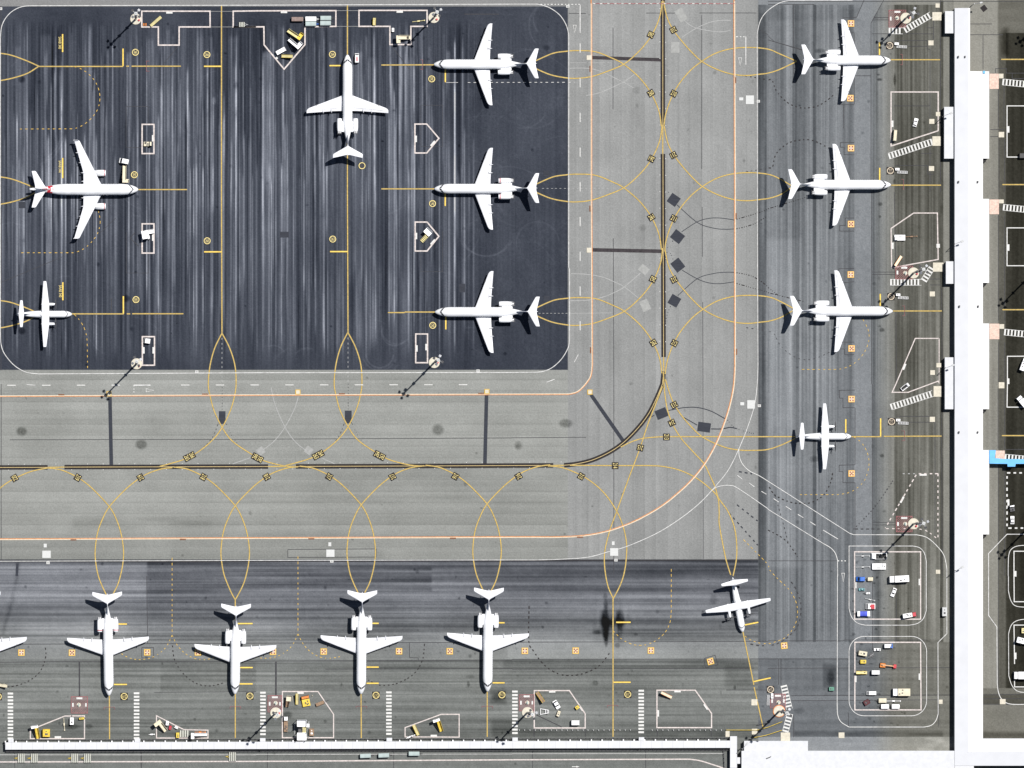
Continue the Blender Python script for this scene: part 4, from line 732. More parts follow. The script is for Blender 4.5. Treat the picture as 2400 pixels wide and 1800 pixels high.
# --- numbers painted on black plates
TXT = {}
def text_mesh(s):
    if s in TXT: return TXT[s]
    cu = bpy.data.curves.new('t', 'FONT'); cu.body = s; cu.align_x = 'CENTER'; cu.align_y = 'CENTER'; cu.space_line = .85; cu.offset = -.004
    ob = bpy.data.objects.new('t', cu); COL.objects.link(ob); dg = bpy.context.evaluated_depsgraph_get(); dg.update()
    me = bpy.data.meshes.new_from_object(ob.evaluated_get(dg)); bpy.data.objects.remove(ob)
    v = np.array([q.co[:] for q in me.vertices]); fs = [tuple(p.vertices) for p in me.polygons]
    c = (v.max(0)+v.min(0))/2; sz = v.max(0)-v.min(0); v = (v-c)/np.where(sz > 0, sz, 1); TXT[s] = (v, fs); return TXT[s]
def text(mb, s, x, y, w, h, base_ang, z, mi=0):
    v, fs = text_mesh(s); a = math.radians(base_ang); ca, sa = math.cos(a), math.sin(a)
    mb.add([(wx(x)+(u*w*ca-q*h*sa)*S, wy(y)+(u*w*sa+q*h*ca)*S, z) for u, q, _ in v], fs, mi)
def numplate(s, x, y, up, parent, double=False):
    up = up % 360; a = math.radians(up-90); ca, sa = math.cos(a), math.sin(a); hh = 14 if double else 7.7; w = 7.9
    pl = Lay(.225); pl.rot(x, y, w*2, hh*2, up-90, M_PB); o = pl.done('number_plate', parent)
    mb = MB(); text(mb, s, x, y, 12.4, 24 if double else 10.8, up-90, .24); d = mb.build('digits', M_LAB, o, fix=False)
for c, r, x, y, s, up in [(2, 0, 1200, 300, '260', 243), (2, 0, 1200, 805, '260', 122), (2, 0, 1395, 258, '210', 298), (2, 0, 1397, 808, '210', 63), (2, 0, 1205, 1372, '261', 243), (2, 0, 1395, 1340, '211', 298), (2, 1, 1204, 218, '261', 122), (2, 1, 1397, 228, '211', 63), (2, 1, 1218, 753, '262', 243), (2, 1, 1400, 757, '212', 298), (2, 1, 1222, 1303, '262', 122), (2, 1, 1403, 1305, '212', 63),
                         (2, 2, 1402, 180, '213', 298), (2, 2, 1382, 335, '214', 295), (2, 2, 1335, 457, '213', 0), (2, 2, 892, 705, '214', 0), (2, 2, 1108, 550, '215', 256), (2, 2, 598, 797, '215', 330), (2, 2, 57, 797, '216', 210), (0, 2, 127, 812, '220', 210), (0, 2, 672, 808, '219', 330), (0, 2, 1215, 808, '219', 210), (0, 2, 1758, 803, '218', 330), (1, 2, 93, 802, '218', 210), (1, 2, 633, 800, '217', 330), (1, 2, 1180, 800, '217', 210), (1, 2, 1722, 797, '216', 330)]:
    q = t(c, r, x, y); numplate(s, q[0], q[1], up, Z_TX)
for x, y, s, up in [(444.3, 1070, '266\n265', 28), (603.4, 1073, '266\n265', 152), (746, 1066, '264\n263', 28), (889.5, 1067.5, '264\n263', 152)]: numplate(s, x, y, up, Z_TX, True)
def ring(c, r, x, y, s, up, black, parent):
    q = t(c, r, x, y); pl = Lay(.225); n = 28
    if black: pl.rot(q[0], q[1], 17, 17, 0, M_PB)
    else:
        pl.poly([(q[0]+8.6*math.cos(2*math.pi*i/n), q[1]+8.6*math.sin(2*math.pi*i/n)) for i in range(n)], mat('ring_ground', (.05, .05, .055), .9, .2))
    pl.strip([(q[0]+7.1*math.cos(2*math.pi*i/n), q[1]+7.1*math.sin(2*math.pi*i/n)) for i in range(n)], [-.8, .8], [M_LAB if not (black and c == 3) else M_PCR], True, z=.245)
    o = pl.done('stand_ring', parent); mb = MB()
    if s: text(mb, s, q[0], q[1], 8.6, 7, up-90, .25); mb.build('digits', M_LAB if not (black and c == 3) else M_PCR, o, fix=False)
for a in [(0, 0, 1170, 452, '281', 0), (0, 0, 1161, 1510, '282', 0), (0, 1, 1175, 930, '283', 0), (0, 0, 1788, 472, '266', 90), (0, 1, 1790, 422, '265', 90), (1, 0, 660, 470, '264', 90), (1, 1, 663, 407, '263', 90), (1, 0, 1518, 682, '260', 180), (1, 1, 1525, 100, '261', 180), (1, 1, 1527, 1152, '262', 180), (1, 0, 916, 1432, '', 0)]: ring(*a, False, Z_NW)
for a in [(3, 0, 1052, 393, '210', 0), (3, 0, 1057, 1475, '211', 0), (3, 1, 1063, 903, '212', 0), (3, 2, 1068, 325, '213', 0), (3, 3, 22, 980, '214', 285)]: ring(*a, True, Z_EA)
for a in [(0, 3, -15, 1042, '220', 270), (0, 3, 1073, 1040, '219', 270), (0, 3, 2160, 1037, '218', 270), (1, 3, 1037, 1030, '217', 270), (1, 3, 2125, 1027, '216', 270), (2, 3, 1000, 1022, '215', 270)]: ring(*a, True, Z_SA)
mb = MB()
for c, r, x, y in [(0, 0, 518, 370), (0, 0, 520, 1440), (0, 1, 522, 857)]: q = t(c, r, x, y); text(mb, 'SAAB 340', q[0], q[1], 28, 6.5, -90, .2)
mb.build('stand_lettering', M_LAB, Z_NW, fix=False)
# ---------------------------------------------------------------- aircraft (local x forward, origin on the ground under the nose)
class Fus:
    def __init__(s, prof): s.p = np.array(prof, float)      # rows: distance from nose, half width, half height, centre z
    def at(s, d): return [float(np.interp(d, s.p[:, 0], s.p[:, k])) for k in (1, 2, 3)]
    def pt(s, d, th, o=0):       # th from the top, + to port
        w, h, z = s.at(d); return (-d, (w+o)*math.sin(th), z+(h+o)*math.cos(th))
    def build(s, name, mats, parent, n=28, paint=None):
        ds = []
        for a, b in zip(s.p[:-1, 0], s.p[1:, 0]):
            k = max(1, int((b-a)/1.3)); ds += [a+(b-a)*i/k for i in range(k)]
        ds.append(s.p[-1, 0]); mb = MB()
        mb.loft([[s.pt(d, 2*math.pi*i/n) for i in range(n)] for d in ds])
        return sharpen(mb.build(name, mats, parent, smooth=True), 60)
    def patch(s, mb, d0, d1, t0, t1, o=.03, skew=0, n=3, mi=0):   # curved pane on the skin
        vs = []; fs = []
        for i in range(n+1):
            th = t0+(t1-t0)*i/n
            for j in range(2):
                d = (d0, d1)[j]+skew*abs(th); vs.append(s.pt(d, th, o))
        for i in range(n): fs.append((2*i, 2*i+1, 2*i+3, 2*i+2))
        mb.add(vs, fs, mi)
AF = [(0, 0), (.03, .45), (.12, .8), (.3, 1), (.6, .72), (1, .04), (1, -.04), (.6, -.3), (.25, -.5), (.04, -.3)]
def wing_rings(st, sg=1):
    return [[(-(le+(te-le)*u), sg*y, z+v*tk/2) for u, v in AF] for (y, le, te, z, tk) in st]
def wing(name, st, sg, m, parent):
    mb = MB(); mb.loft(wing_rings(st, sg)); return sharpen(mb.build(name, m, parent, smooth=True), 40)
def fin(name, st, m, parent):    # stations (z, le, te, thick)
    mb = MB(); mb.loft([[(-(le+(te-le)*u), v*tk/2 if v > 0 else v*tk, z) for u, v in [(0, 0), (.1, .7), (.35, 1), (1, .06), (1, -.03), (.35, -.5), (.1, -.35)]] for z, le, te, tk in st])
    return sharpen(mb.build(name, m, parent, smooth=True), 40)
def pod(name, d0, d1, y, z, r, m, parent, stripe=None, nose=.86, tail=.62, blunt=False):
    n = 20; L_ = d1-d0
    prof = [(0, nose*.93), (.02, nose), (.12, .97), (.3, 1), (.62, .98), (.82, .86), (1, tail)]
    mb = MB(); mb.loft([[(-(d0+u*L_), y+r*k*math.sin(2*math.pi*i/n), z+r*k*math.cos(2*math.pi*i/n)) for i in range(n)] for u, k in prof], cap=False)
    mb.loft([[(-(d0+u*L_), y+r*k*math.sin(2*math.pi*i/n), z+r*k*math.cos(2*math.pi*i/n)) for i in range(n)] for u, k in [(1, tail), (.93, tail*.85)]])
    o = sharpen(mb.build(name, m, parent, smooth=True), 50)
    k = MB(); k.loft([[(-(d0+u*L_), y+r*q*math.sin(2*math.pi*i/n), z+r*q*math.cos(2*math.pi*i/n)) for i in range(n)] for u, q in [(.0, nose*.93), (.08, nose*.86), (.09, .05)]], cap=False)
    k.build('air_intake', M_DARKG, o)
    if stripe:
        k = MB(); k.loft([[(-(d0+u*L_), y+(r*q+.02)*math.sin(2*math.pi*i/n), z+(r*q+.02)*math.cos(2*math.pi*i/n)) for i in range(n)] for u, q in [(.085, .945), (.135, .985)]], cap=False)
        k.build('engine_band', stripe, o, fix=False)
    return o
def gear(parent, d, y, zt, tw=.35, r=.5):
    mb = MB(); mb.tube((-d, y, r), (-d, y, zt), .12, .14); mb.build('landing_gear', M_METAL, parent)
    o = children(parent)[-1] if False else None
    k = MB()
    for s_ in (-1, 1): k.tube((-d, y+s_*tw-.12, r), (-d, y+s_*tw+.12, r), r, n=14)
    k.build('wheel', M_BLACK, parent)
def fair(parent, y, d0, d1, z, w=.22):
    mb = MB(); n = 8
    mb.loft([[(-(d0+(d1-d0)*u), y+w*k*math.sin(2*math.pi*i/n), z-.05+w*k*math.cos(2*math.pi*i/n)) for i in range(n)] for u, k in [(0, .3), (.3, 1), (.6, .9), (1, .08)]])
    mb.build('flap_fairing', M_WING, parent, smooth=True)
def windows_front(F, parent, d, skew, spans, m=M_DARKG, wd=.5):
    mb = MB()
    for a, b in spans:
        for sg in (-1, 1): F.patch(mb, d, d+wd, sg*math.radians(a), sg*math.radians(b), .035, skew)
    return mb.build('cockpit_window', m, parent, fix=False)
def window_row(F, parent, d0, d1, step, th=68):
    for sg in (-1, 1):
        mb = MB(); F.patch(mb, d0, d0+.24, sg*math.radians(th), sg*math.radians(th+9), .02, 0, 1); a = mb.build('cabin_window', M_DARKG, parent, fix=False); d = d0+step
        while d < d1: b = a.copy(); COL.objects.link(b); b.parent = parent; b.location = (-(d-d0), 0, 0); d += step

def make_reartwin(stripe=None, fincol=None):
    r = empty('passenger_jet', (0, 0, 0))
    F = Fus([(0, .06, .05, 2.35), (.25, .42, .36, 2.38), (.9, .82, .74, 2.5), (1.9, 1.22, 1.15, 2.62), (3.2, 1.55, 1.55, 2.75), (4.6, 1.70, 1.76, 2.8), (6, 1.74, 1.8, 2.8), (22.5, 1.74, 1.8, 2.8), (24.5, 1.66, 1.68, 2.9), (26.5, 1.34, 1.38, 3.08), (28.5, .88, 1.0, 3.3), (30, .5, .66, 3.45), (31.2, .24, .42, 3.5), (31.8, .06, .3, 3.5)])
    F.build('fuselage', M_WHITE, r)
    windows_front(F, r, 1.55, 1.05, [(3, 24), (28, 52), (57, 74)], wd=.75); window_row(F, r, 6.2, 22, .82)
    for sg in (-1, 1):
        wing('wing', [(1.2, 13.5, 19.75, 1.75, .75), (1.9, 14.35, 19.75, 1.8, .7), (5, 15.55, 19.85, 2.0, .55), (13.4, 18.75, 20.5, 2.75, .24), (14.0, 19.15, 20.55, 2.8, .2), (14.35, 19.75, 20.6, 2.82, .12)], sg, M_WING, r)
        wing('tailplane', [(.05, 32.25, 35.5, 8.75, .3), (.8, 32.75, 35.55, 8.78, .3), (4.9, 35.05, 36.5, 8.9, .16), (5.2, 35.4, 36.55, 8.9, .1)], sg, M_WING, r)
        for y, d in ((5.6, 20.6), (8.5, 20.75)): fair(r, sg*y, d-1.6, d, 2.15+.07*y*.8)
        mb = MB(); mb.add([(-18.55, sg*2.2, 2.11), (-18.62, sg*2.2, 2.11), (-19.75, sg*12.6, 2.88), (-19.68, sg*12.6, 2.88)], [(0, 1, 2, 3)]); mb.build('flap_gap', M_LGREY, r, fix=False)
        e = pod('engine', 22.5, 27.7, sg*2.82, 3.25, .93, M_WHITE, r, stripe, tail=.72)
        mb = MB(); mb.side([(-23.4, 3.0), (-27.3, 3.0), (-27.1, 3.45), (-23.6, 3.5)], sg*1.2, sg*2.2); mb.build('engine_pylon', M_WHITE, r)
        mb = MB()
        for dy in (-.5, .05, .55): mb.box(-28.1, -26.9, sg*2.82+dy-.09, sg*2.82+dy+.09, 3.75, 4.12)
        mb.build('thrust_reverser', M_DGREY, e)
        gear(r, 19.3, sg*2.4, 1.8)
        mb = MB(); mb.box(-17.95, -17.55, sg*10.9-.12, sg*10.9+.12, 2.45, 2.8); mb.build('wing_fence', M_DGREY, r)
    f = fin('fin', [(3.4, 26.6, 33.0, .5), (4.6, 28.2, 33.7, .42), (8.75, 31.9, 35.3, .34)], M_WHITE, r)
    if fincol:
        fin('fin_paint', [(4.2, 28.0, 33.3, .60), (4.9, 28.85, 33.8, .56), (8.4, 31.9, 35.1, .52)], fincol, f)
    mb = MB(); n = 8; mb.loft([[(-d, k*math.sin(2*math.pi*i/n), 8.85+k*math.cos(2*math.pi*i/n)) for i in range(n)] for d, k in [(31.7, .03), (32.4, .2), (35.2, .2), (36.0, .03)]]); mb.build('tail_bullet', M_WHITE, r, smooth=True)
    gear(r, 3.6, 0, 1.6, .22, .33)
    mb = MB(); mb.box(-8.1, -7.7, -.06, .06, 4.55, 4.9); mb.build('antenna', M_LGREY, r)
    seen = set(); todo = children(r); todo += [c for q in list(todo) for c in children(q)]
    for o in todo:
        if o.data.name in seen: continue
        seen.add(o.data.name)
        for v in o.data.vertices: v.co.z = float(np.interp(v.co.z, [0, .9, 1.5, 4.6, 8.9, 12], [0, .9, 2.0, 5.15, 8.2, 11.3]))
    return r
def make_wingtwin():
    r = empty('passenger_jet', (0, 0, 0))
    F = Fus([(0, .06, .05, 2.9), (.3, .5, .45, 2.95), (1.0, .95, .9, 3.05), (2.2, 1.45, 1.45, 3.25), (3.8, 1.82, 1.88, 3.4), (5.5, 1.97, 2.05, 3.45), (7, 1.98, 2.07, 3.45), (25, 1.98, 2.07, 3.45), (28, 1.85, 1.86, 3.6), (31, 1.35, 1.42, 3.9), (34, .85, .95, 4.25), (36.5, .5, .6, 4.5), (38, .28, .3, 4.65), (38.25, .08, .1, 4.7)])
    f0 = F.build('fuselage', M_WHITE, r)
    windows_front(F, r, 1.55, 1.25, [(2, 18), (21, 38), (41, 58), (62, 76)], wd=.6); window_row(F, r, 7.2, 24.5, .9)
    for sg in (-1, 1):
        wing('wing', [(1.0, 12.6, 19.4, 2.35, 1.0), (2.4, 13.3, 19.3, 2.45, .9), (3.2, 13.8, 19.3, 2.5, .8), (6.0, 15.1, 19.35, 2.75, .6), (16.9, 20.6, 22.45, 3.9, .24), (17.25, 21.0, 22.6, 3.95, .14)], sg, M_WING, r)
        mb = MB(); mb.prism([(-21.0, sg*17.2), (-22.9, sg*17.2), (-22.9, sg*17.3), (-21.4, sg*17.3)], 3.4, 4.9); mb.build('wingtip_fence', M_WHITE, r)
        wing('tailplane', [(.5, 32.4, 36.2, 4.5, .35), (1.4, 33.0, 36.3, 4.6, .3), (6.1, 35.9, 37.4, 5.1, .16), (6.4, 36.3, 37.45, 5.12, .1)], sg, M_WING, r)
        for y, d in ((2.9, 20.1), (5.9, 20.2), (9.4, 20.9), (12.9, 22.0)): fair(r, sg*y, d-2.2, d+.15, 2.2+.1*y, .26)
        e = pod('engine', 11.5, 15.8, sg*5.85, 1.62, 1.16, M_WHITE, r, M_RED, tail=.7)
        mb = MB(); mb.side([(-12.3, 2.5), (-17.2, 2.2), (-17.2, 2.9), (-14.0, 3.0), (-12.6, 2.9)], sg*5.85-.18, sg*5.85+.18); mb.build('engine_pylon', M_WHITE, r)
        mb = MB(); mb.box(-15.6, -12.6, sg*5.85-.5, sg*5.85-.45, 2.55, 2.8); mb.build('engine_strake', M_LGREY, e)
        gear(r, 18.4, sg*3.8, 2.3, .45, .58)
    fin('fin', [(5.2, 30.4, 35.6, .6), (6.2, 32.0, 36.5, .5), (11.7, 36.2, 38.3, .28)], M_WHITE, r)
    mb = MB()
    for d0, d1, a, b, sk in [(30.6, 31.5, -30, 60, .5), (29.8, 30.1, -16, 10, .3), (31.7, 32.0, 20, 34, 0), (33.2, 33.6, -4, 22, .4), (30.2, 32.2, 40, 80, 0)]:
        F.patch(mb, d0, d1, math.radians(-b), math.radians(-a), .03, sk, 6)
    for d0, d1, a, b in [(29.9, 31.6, 30, 66), (31.7, 32.2, 46, 60)]: F.patch(mb, d0, d1, math.radians(a), math.radians(b), .03, .3, 4)
    mb.build('red_livery', M_RED, f0, fix=False)
    k = fin('fin_paint', [(5.4, 31.3, 34.2, .66), (7.2, 33.0, 34.8, .54)], M_RED, r)
    gear(r, 5.2, 0, 2, .25, .38)
    mb = MB(); mb.box(-10.4, -10.0, -.06, .06, 5.45, 5.8); mb.build('antenna', M_LGREY, r)
    return r
def make_prop():
    r = empty('turboprop_aircraft', (0, 0, 0))
    F = Fus([(0, .06, .05, 1.75), (.25, .42, .4, 1.78), (.9, .8, .8, 1.9), (1.8, 1.08, 1.12, 2.05), (2.9, 1.2, 1.28, 2.15), (12, 1.2, 1.28, 2.15), (14.5, 1.0, 1.0, 2.4), (17, .62, .68, 2.75), (19, .25, .34, 3.0), (19.6, .06, .1, 3.05)])
    F.build('fuselage', M_WHITE, r)
    windows_front(F, r, 1.3, .75, [(2, 26), (30, 55), (60, 78)], wd=.3); window_row(F, r, 4, 11.6, .8)
    mb = MB(); mb.loft([[(-d, 1.0*k*math.sin(a_), 3.35+.42*k*math.cos(a_)) for a_ in [2*math.pi*i/12 for i in range(12)]] for d, k in [(7.2, .1), (8, .9), (10.6, .9), (11.6, .1)]]); mb.build('wing_box_fairing', M_WHITE, r, smooth=True)
    for sg in (-1, 1):
        wing('wing', [(0, 8.0, 10.6, 3.72, .5), (3.6, 8.0, 10.6, 3.75, .48), (11.2, 8.95, 10.05, 3.95, .2), (11.55, 9.1, 10.0, 3.96, .12)], sg, M_WING, r)
        wing('tailplane', [(.05, 16.75, 18.7, 7.35, .26), (4.5, 17.25, 18.15, 7.4, .14), (4.7, 17.4, 18.1, 7.4, .08)], sg, M_WING, r)
        e = pod('engine', 5.95, 10.75, sg*3.45, 3.45, .48, M_WHITE, r, None, nose=.7, tail=.3)
        mb = MB(); mb.loft([[(-d, sg*3.45+k*math.sin(2*math.pi*i/10), 3.45+k*math.cos(2*math.pi*i/10)) for i in range(10)] for d, k in [(5.35, .03), (5.6, .2), (5.98, .26)]]); sp = mb.build('propeller', M_DGREY, r, smooth=True)
        for k in range(6):
            a = math.radians(60*k+17+sg*8); c_, s_ = math.cos(a), math.sin(a); mb = MB()
            pr = [(.2, .09, .07), (.8, .19, .05), (1.5, .17, .035), (1.95, .08, .02)]; vs = []
            for rad, w_, th_ in pr:
                for u, v in ((-w_, -th_), (w_, -th_*2.2), (w_, th_), (-w_, th_*2.2)):
                    yy, zz = rad*c_-u*s_, rad*s_+u*c_; vs.append((-5.7-v-u*.55, sg*3.45+yy, 3.45+zz))
            mb.loft([vs[4*i:4*i+4] for i in range(4)]); mb.build('blade', M_DGREY, sp)
        mb = MB(); mb.box(-11.4, -8.2, sg*1.2-.25*sg*0-.35, sg*1.2+.35, .9, 1.7, taper=.15); mb.build('gear_fairing', M_WHITE, r)
        gear(r, 9.6, sg*1.6, 1.2, .25, .42)
    fin('fin', [(2.9, 13.0, 18.6, .34), (3.9, 15.2, 18.9, .3), (7.5, 17.2, 19.2, .26)], M_WHITE, r)
    fin('fin_paint', [(3.6, 16.0, 18.7, .38), (7.2, 17.5, 19.1, .31)], M_NAVY if False else mat('slate_blue_paint', (.16, .24, .45), .4, .1), r)
    gear(r, 2.2, 0, 1.2, .2, .3)
    return r
def shorten(r):
    f = lambda x: -float(np.interp(-x, [0, 7, 12, 20.8, 22.45, 40], [0, 7, 8.9, 17.7, 17.75, 35.3]))
    seen = set(); todo = [c for c in bpy.data.objects if c.parent == r]; todo += [c for q in list(todo) for c in bpy.data.objects if c.parent == q]
    for o in todo:
        if o.name.startswith('cabin_window'):
            if -8.6 > o.location.x-6.2+0 > -12 or -14.3 > o.location.x-0 > -17: bpy.data.objects.remove(o); continue
            o.location.x = f(-6.2+o.location.x)+6.2
            continue
        if o.data.name in seen: continue
        seen.add(o.data.name)
        for v in o.data.vertices: v.co.x = f(v.co.x)
    return r
JETG = 'white passenger jets parked on the airport apron'
protos = {}
def place_ac(key, maker, x, y, hd, label, h=2.8):
    if key not in protos: protos[key] = maker(); o = protos[key]
    else: o = copy_tree(protos[key])
    q = unpar(x, y, h*.9); o.location = P(q[0], q[1], 0); o.rotation_euler = (0, 0, math.radians(hd))
    tag(o, label, 'airliner' if 'prop' not in key else 'propeller plane', JETG if 'prop' not in key else 'turboprop aircraft parked on the apron'); return o
mk = lambda st, fc: (lambda: make_reartwin(st, fc))
place_ac('navy', mk(None, M_NAVY), 814.3, 128, 90, 'white T-tail jet with navy fin, nose up beside the small red and white van')
place_ac('white', mk(None, None), 1016.4, 151, 180, 'white T-tail jet facing left, nearest the floodlight mast at the top')
place_ac('redband', mk(M_RED, None), 1017.7, 442.5, 180, 'white T-tail jet facing left with red bands on its engines')
place_ac('navy', None, 1019, 731.3, 180, 'white T-tail jet facing left, beside the empty rectangle and lower floodlight mast')
place_ac('short', lambda: shorten(make_reartwin(None, None)), 2087.5, 141.6, 0, 'white T-tail jet facing the terminal, nearest the top red hatched square')
place_ac('white', None, 2088, 433.2, 0, 'white T-tail jet facing the terminal, middle of the three in that column')
place_ac('navy', None, 2092.4, 729.4, 0, 'white T-tail jet facing the terminal, directly above the small propeller plane')
place_ac('redband', None, 255.5, 1630.7, -89, 'white T-tail jet nose down with red engine bands, above the long walkway')
place_ac('shortnavy', lambda: shorten(make_reartwin(None, M_NAVY)), 550.6, 1627.2, -90.6, 'shorter white T-tail jet nose down, its tail lower than its neighbours on both sides')
place_ac('navy', None, 846.3, 1627, -90.4, 'white T-tail jet nose down, third tail from the left above the walkway')
place_ac('navy', None, 1142.5, 1621, -90.4, 'white T-tail jet nose down with the empty stand to its right')
place_ac('white', None, -33, 1630, -90, 'white jet cut off by the left edge, only one wing showing')
place_ac('wingtwin', make_wingtwin, 324.5, 444.3, 0, 'white jet with engines under its wings and red marks at the tail')
place_ac('prop', make_prop, 168.7, 736.2, 0, 'white turboprop plane on the dark apron, facing right at the left edge')
place_ac('prop', None, 1995.4, 1022.8, 0, 'white turboprop plane facing the terminal, below the column of jets')
place_ac('prop', None, 1741.1, 1481.5, -79.3, 'white turboprop plane parked slanting, nose down at the curved yellow line')

# ---------------------------------------------------------------- terminal and walkway
def up(pts, h): return [(wx(a), wy(b)) for a, b in (unpar(p[0], p[1], h) for p in pts)]
HT = 4.4
term = empty('terminal_building', P(2260, 900, 0)); tag(term, 'long white roofed terminal pier running down the right side and along the bottom right corner', 'terminal')
def tpart(name, mb, m, fix=True, parent=term):
    o = mb.build(name, m, parent, fix=fix); o.matrix_parent_inverse = Matrix.Translation(-term.location); return o
def slab(name, rects, h, m, wallm=M_WALL):
    mb = MB(); k = MB()
    for x0, y0, x1, y1 in rects:
        p = up([(x0, y0), (x1, y0), (x1, y1), (x0, y1)], h); mb.prism(p, h-.35, h)
        c = (sum(a[0] for a in p)/4, sum(a[1] for a in p)/4); q = [(a[0]+(.12 if a[0] < c[0] else -.12), a[1]+(.12 if a[1] < c[1] else -.12)) for a in p]; k.prism(q, 0, h-.352)
    w = tpart('wall', k, wallm); r_ = tpart(name, mb, m); return r_
XL, XR = 2237.5, 2269
# left roof slope
p = up([(XL, 19), (XR, 19), (XR, 1759), (XL, 1759)], HT); mb = MB()
mb.prism(p, [HT-.3]*4, [HT, HT, HT, HT]); 
# gable: left slope and right slope as sheets with thickness
mb = MB(); zr = HT+.75
def sheet(mb, pts, zs, th=.18):
    q = up(pts, HT); n = len(q); mb.prism(q, [z-th for z in (zs if pts and (q == q) else zs)], zs)
def shp(mb, pts, zs, th=.18):
    q = up(pts, HT); n = len(q)
    a = sum(q[i][0]*q[(i+1) % n][1]-q[(i+1) % n][0]*q[i][1] for i in range(n))
    if a < 0: q = q[::-1]; zs = zs[::-1]
    mb.prism(q, [z-th for z in zs], zs)
shp(mb, [(XL, 19), (XR, 19), (XR, 1762), (XL, 1794.6)], [HT, zr, zr, HT]); tpart('roof', mb, M_ROOFB)
mb = MB(); shp(mb, [(XR, 19), (2273, 19), (2273, 167), (XR, 167)], [zr, zr-.06, zr-.06, zr])
for x1, y0, y1 in [(2318.6, 167, 371.6), (2303.7, 371.6, 466), (2318.6, 466, 663), (2303.7, 663, 758), (2318.6, 758, 959), (2303.7, 959, 1054.6), (2318.6, 1054.6, 1252.6), (2303.7, 1252.6, 1731)]:
    shp(mb, [(XR, y0), (x1, y0), (x1, y1), (XR, y1)], [zr, zr-(x1-XR)*.02, zr-(x1-XR)*.02, zr])
shp(mb, [(XR, 1731), (2303.7, 1731), (XR, 1762)], [zr, HT, zr]); tpart('roof', mb, M_ROOFR)
k = MB()
for x0, y0, x1, y1 in [(XL, 19, 2273, 167), (XL, 167, 2318.6, 371.6), (XL, 371.6, 2303.7, 466), (XL, 466, 2318.6, 663), (XL, 663, 2303.7, 758), (XL, 758, 2318.6, 959), (XL, 959, 2303.7, 1054.6), (XL, 1054.6, 2318.6, 1252.6), (XL, 1252.6, 2303.7, 1785)]:
    q = up([(x0+.7, y0+.7), (x1-.7, y0+.7), (x1-.7, y1-.7), (x0+.7, y1-.7)], HT); k.prism(q, 0, HT-.22)
tpart('wall', k, M_WALL)
for q_ in [(2215, 26, XL-.3, 78), (2213, 250.5, XL-.3, 371.6), (2217, 612.5, XL-.3, 665), (2214.5, 837.5, XL-.3, 959)]: slab('annex_roof', [q_], 3.3, M_ROOFS)
slab('annex_roof', [(1744, 1736.5, 1893.6, 1760)], 3.3, M_ROOFS)
slab('annex_roof', [(1738, 1759.6, XL-.3, 1860)], 4.2, M_ROOFS)
slab('annex_roof', [(XL+.3, 1795, 2282.5, 1860)], 4.2, M_ROOFS)
mb = MB(); shp(mb, [(2303.7, 1731), (2470, 1731), (2470, 1762), (XR, 1762)], [HT, HT, zr, zr]); shp(mb, [(XR, 1762.1), (2470, 1762.1), (2470, 1794.6), (XL, 1794.6)], [zr, zr, HT, HT]); tpart('roof', mb, M_ROOFB)
k = MB(); q = up([(2250, 1740), (2470, 1732), (2470, 1794), (2250, 1794)], HT); k.prism(q, 0, HT-.3); tpart('wall', k, M_WALL)
mb = MB()
for x, y in [(2246.5, 133), (2262, 133), (2247, 426), (2292, 426), (2249, 718), (2293, 718), (2248, 1013), (2292, 1013)]:
    q = up([(x-1.3, y-2.3), (x+1.3, y-2.3), (x+1.3, y+2.3), (x-1.3, y+2.3)], HT+1); mb = MB(); mb.prism(q, HT, HT+1.15); tpart('roof_vent', mb, M_DGREY)
mb = MB(); mb.prism(up([(1796, 1777), (1808, 1772), (1806, 1775), (1797, 1778.5)], 4.5), 4.19, 4.7); tpart('roof_vent', mb, M_DGREY)
mb = MB()
for x, y in [(2307.5, 376.5), (2307.5, 666.5), (2307.5, 962.5), (2307.5, 1256.5)]:
    q = up([(x-3.6, y-4), (x+3.4, y-4), (x+3.4, y+2.4), (x-3.6, y+2.4)], 3.0); mb = MB(); mb.prism(q, 0, 2.8); tpart('recess_shade_box', mb, M_BLACK)  # black box stands in for the dark of a recess at the notch
mb = MB(); mb.prism(up([(2304, 166), (2309, 166), (2309, 172), (2304, 172)], 4.9), 4.3, 4.9); tpart('roof_sign', mb, M_SKYB)
# walkway
HW = 2.9
wk = empty('covered_walkway', P(860, 1748, 0)); tag(wk, 'long white roofed passenger walkway along the bottom with short stubs to each crossing', 'walkway')
def wpart(name, mb, m):
    o = mb.build(name, m, wk); o.matrix_parent_inverse = Matrix.Translation(-wk.location); return o
mb = MB(); k = MB()
def wrect(x0, y0, x1, y1, h=HW, ins=.15):
    p = up([(x0, y0), (x1, y0), (x1, y1), (x0, y1)], h); mb.prism(p, h-.25, h); c = (sum(a[0] for a in p)/4, sum(a[1] for a in p)/4)
    k.prism([(a[0]+(ins if a[0] < c[0] else -ins), a[1]+(ins if a[1] < c[1] else -ins)) for a in p], 0, h-.252)
xa, xb = 12.5, 1711
n = 68; ysl = lambda x: -4.2*(x/1711.0)
for i in range(n):
    pass
p = up([(xa, 1740+ysl(xa)), (xb, 1740+ysl(xb)), (xb, 1757+ysl(xb)), (xa, 1757+ysl(xa))], HW); mb.prism(p, HW-.25, HW); k.prism([(p[0][0]+.2, p[0][1]-.2), (p[1][0]-.2, p[1][1]-.2), (p[2][0]-.2, p[2][1]+.2), (p[3][0]+.2, p[3][1]+.2)], 0, HW-.252)
wrect(1711.2, 1725.5, 1727.5, 1800); wrect(1711.4+16.3, 1775, 1735.5, 1790)
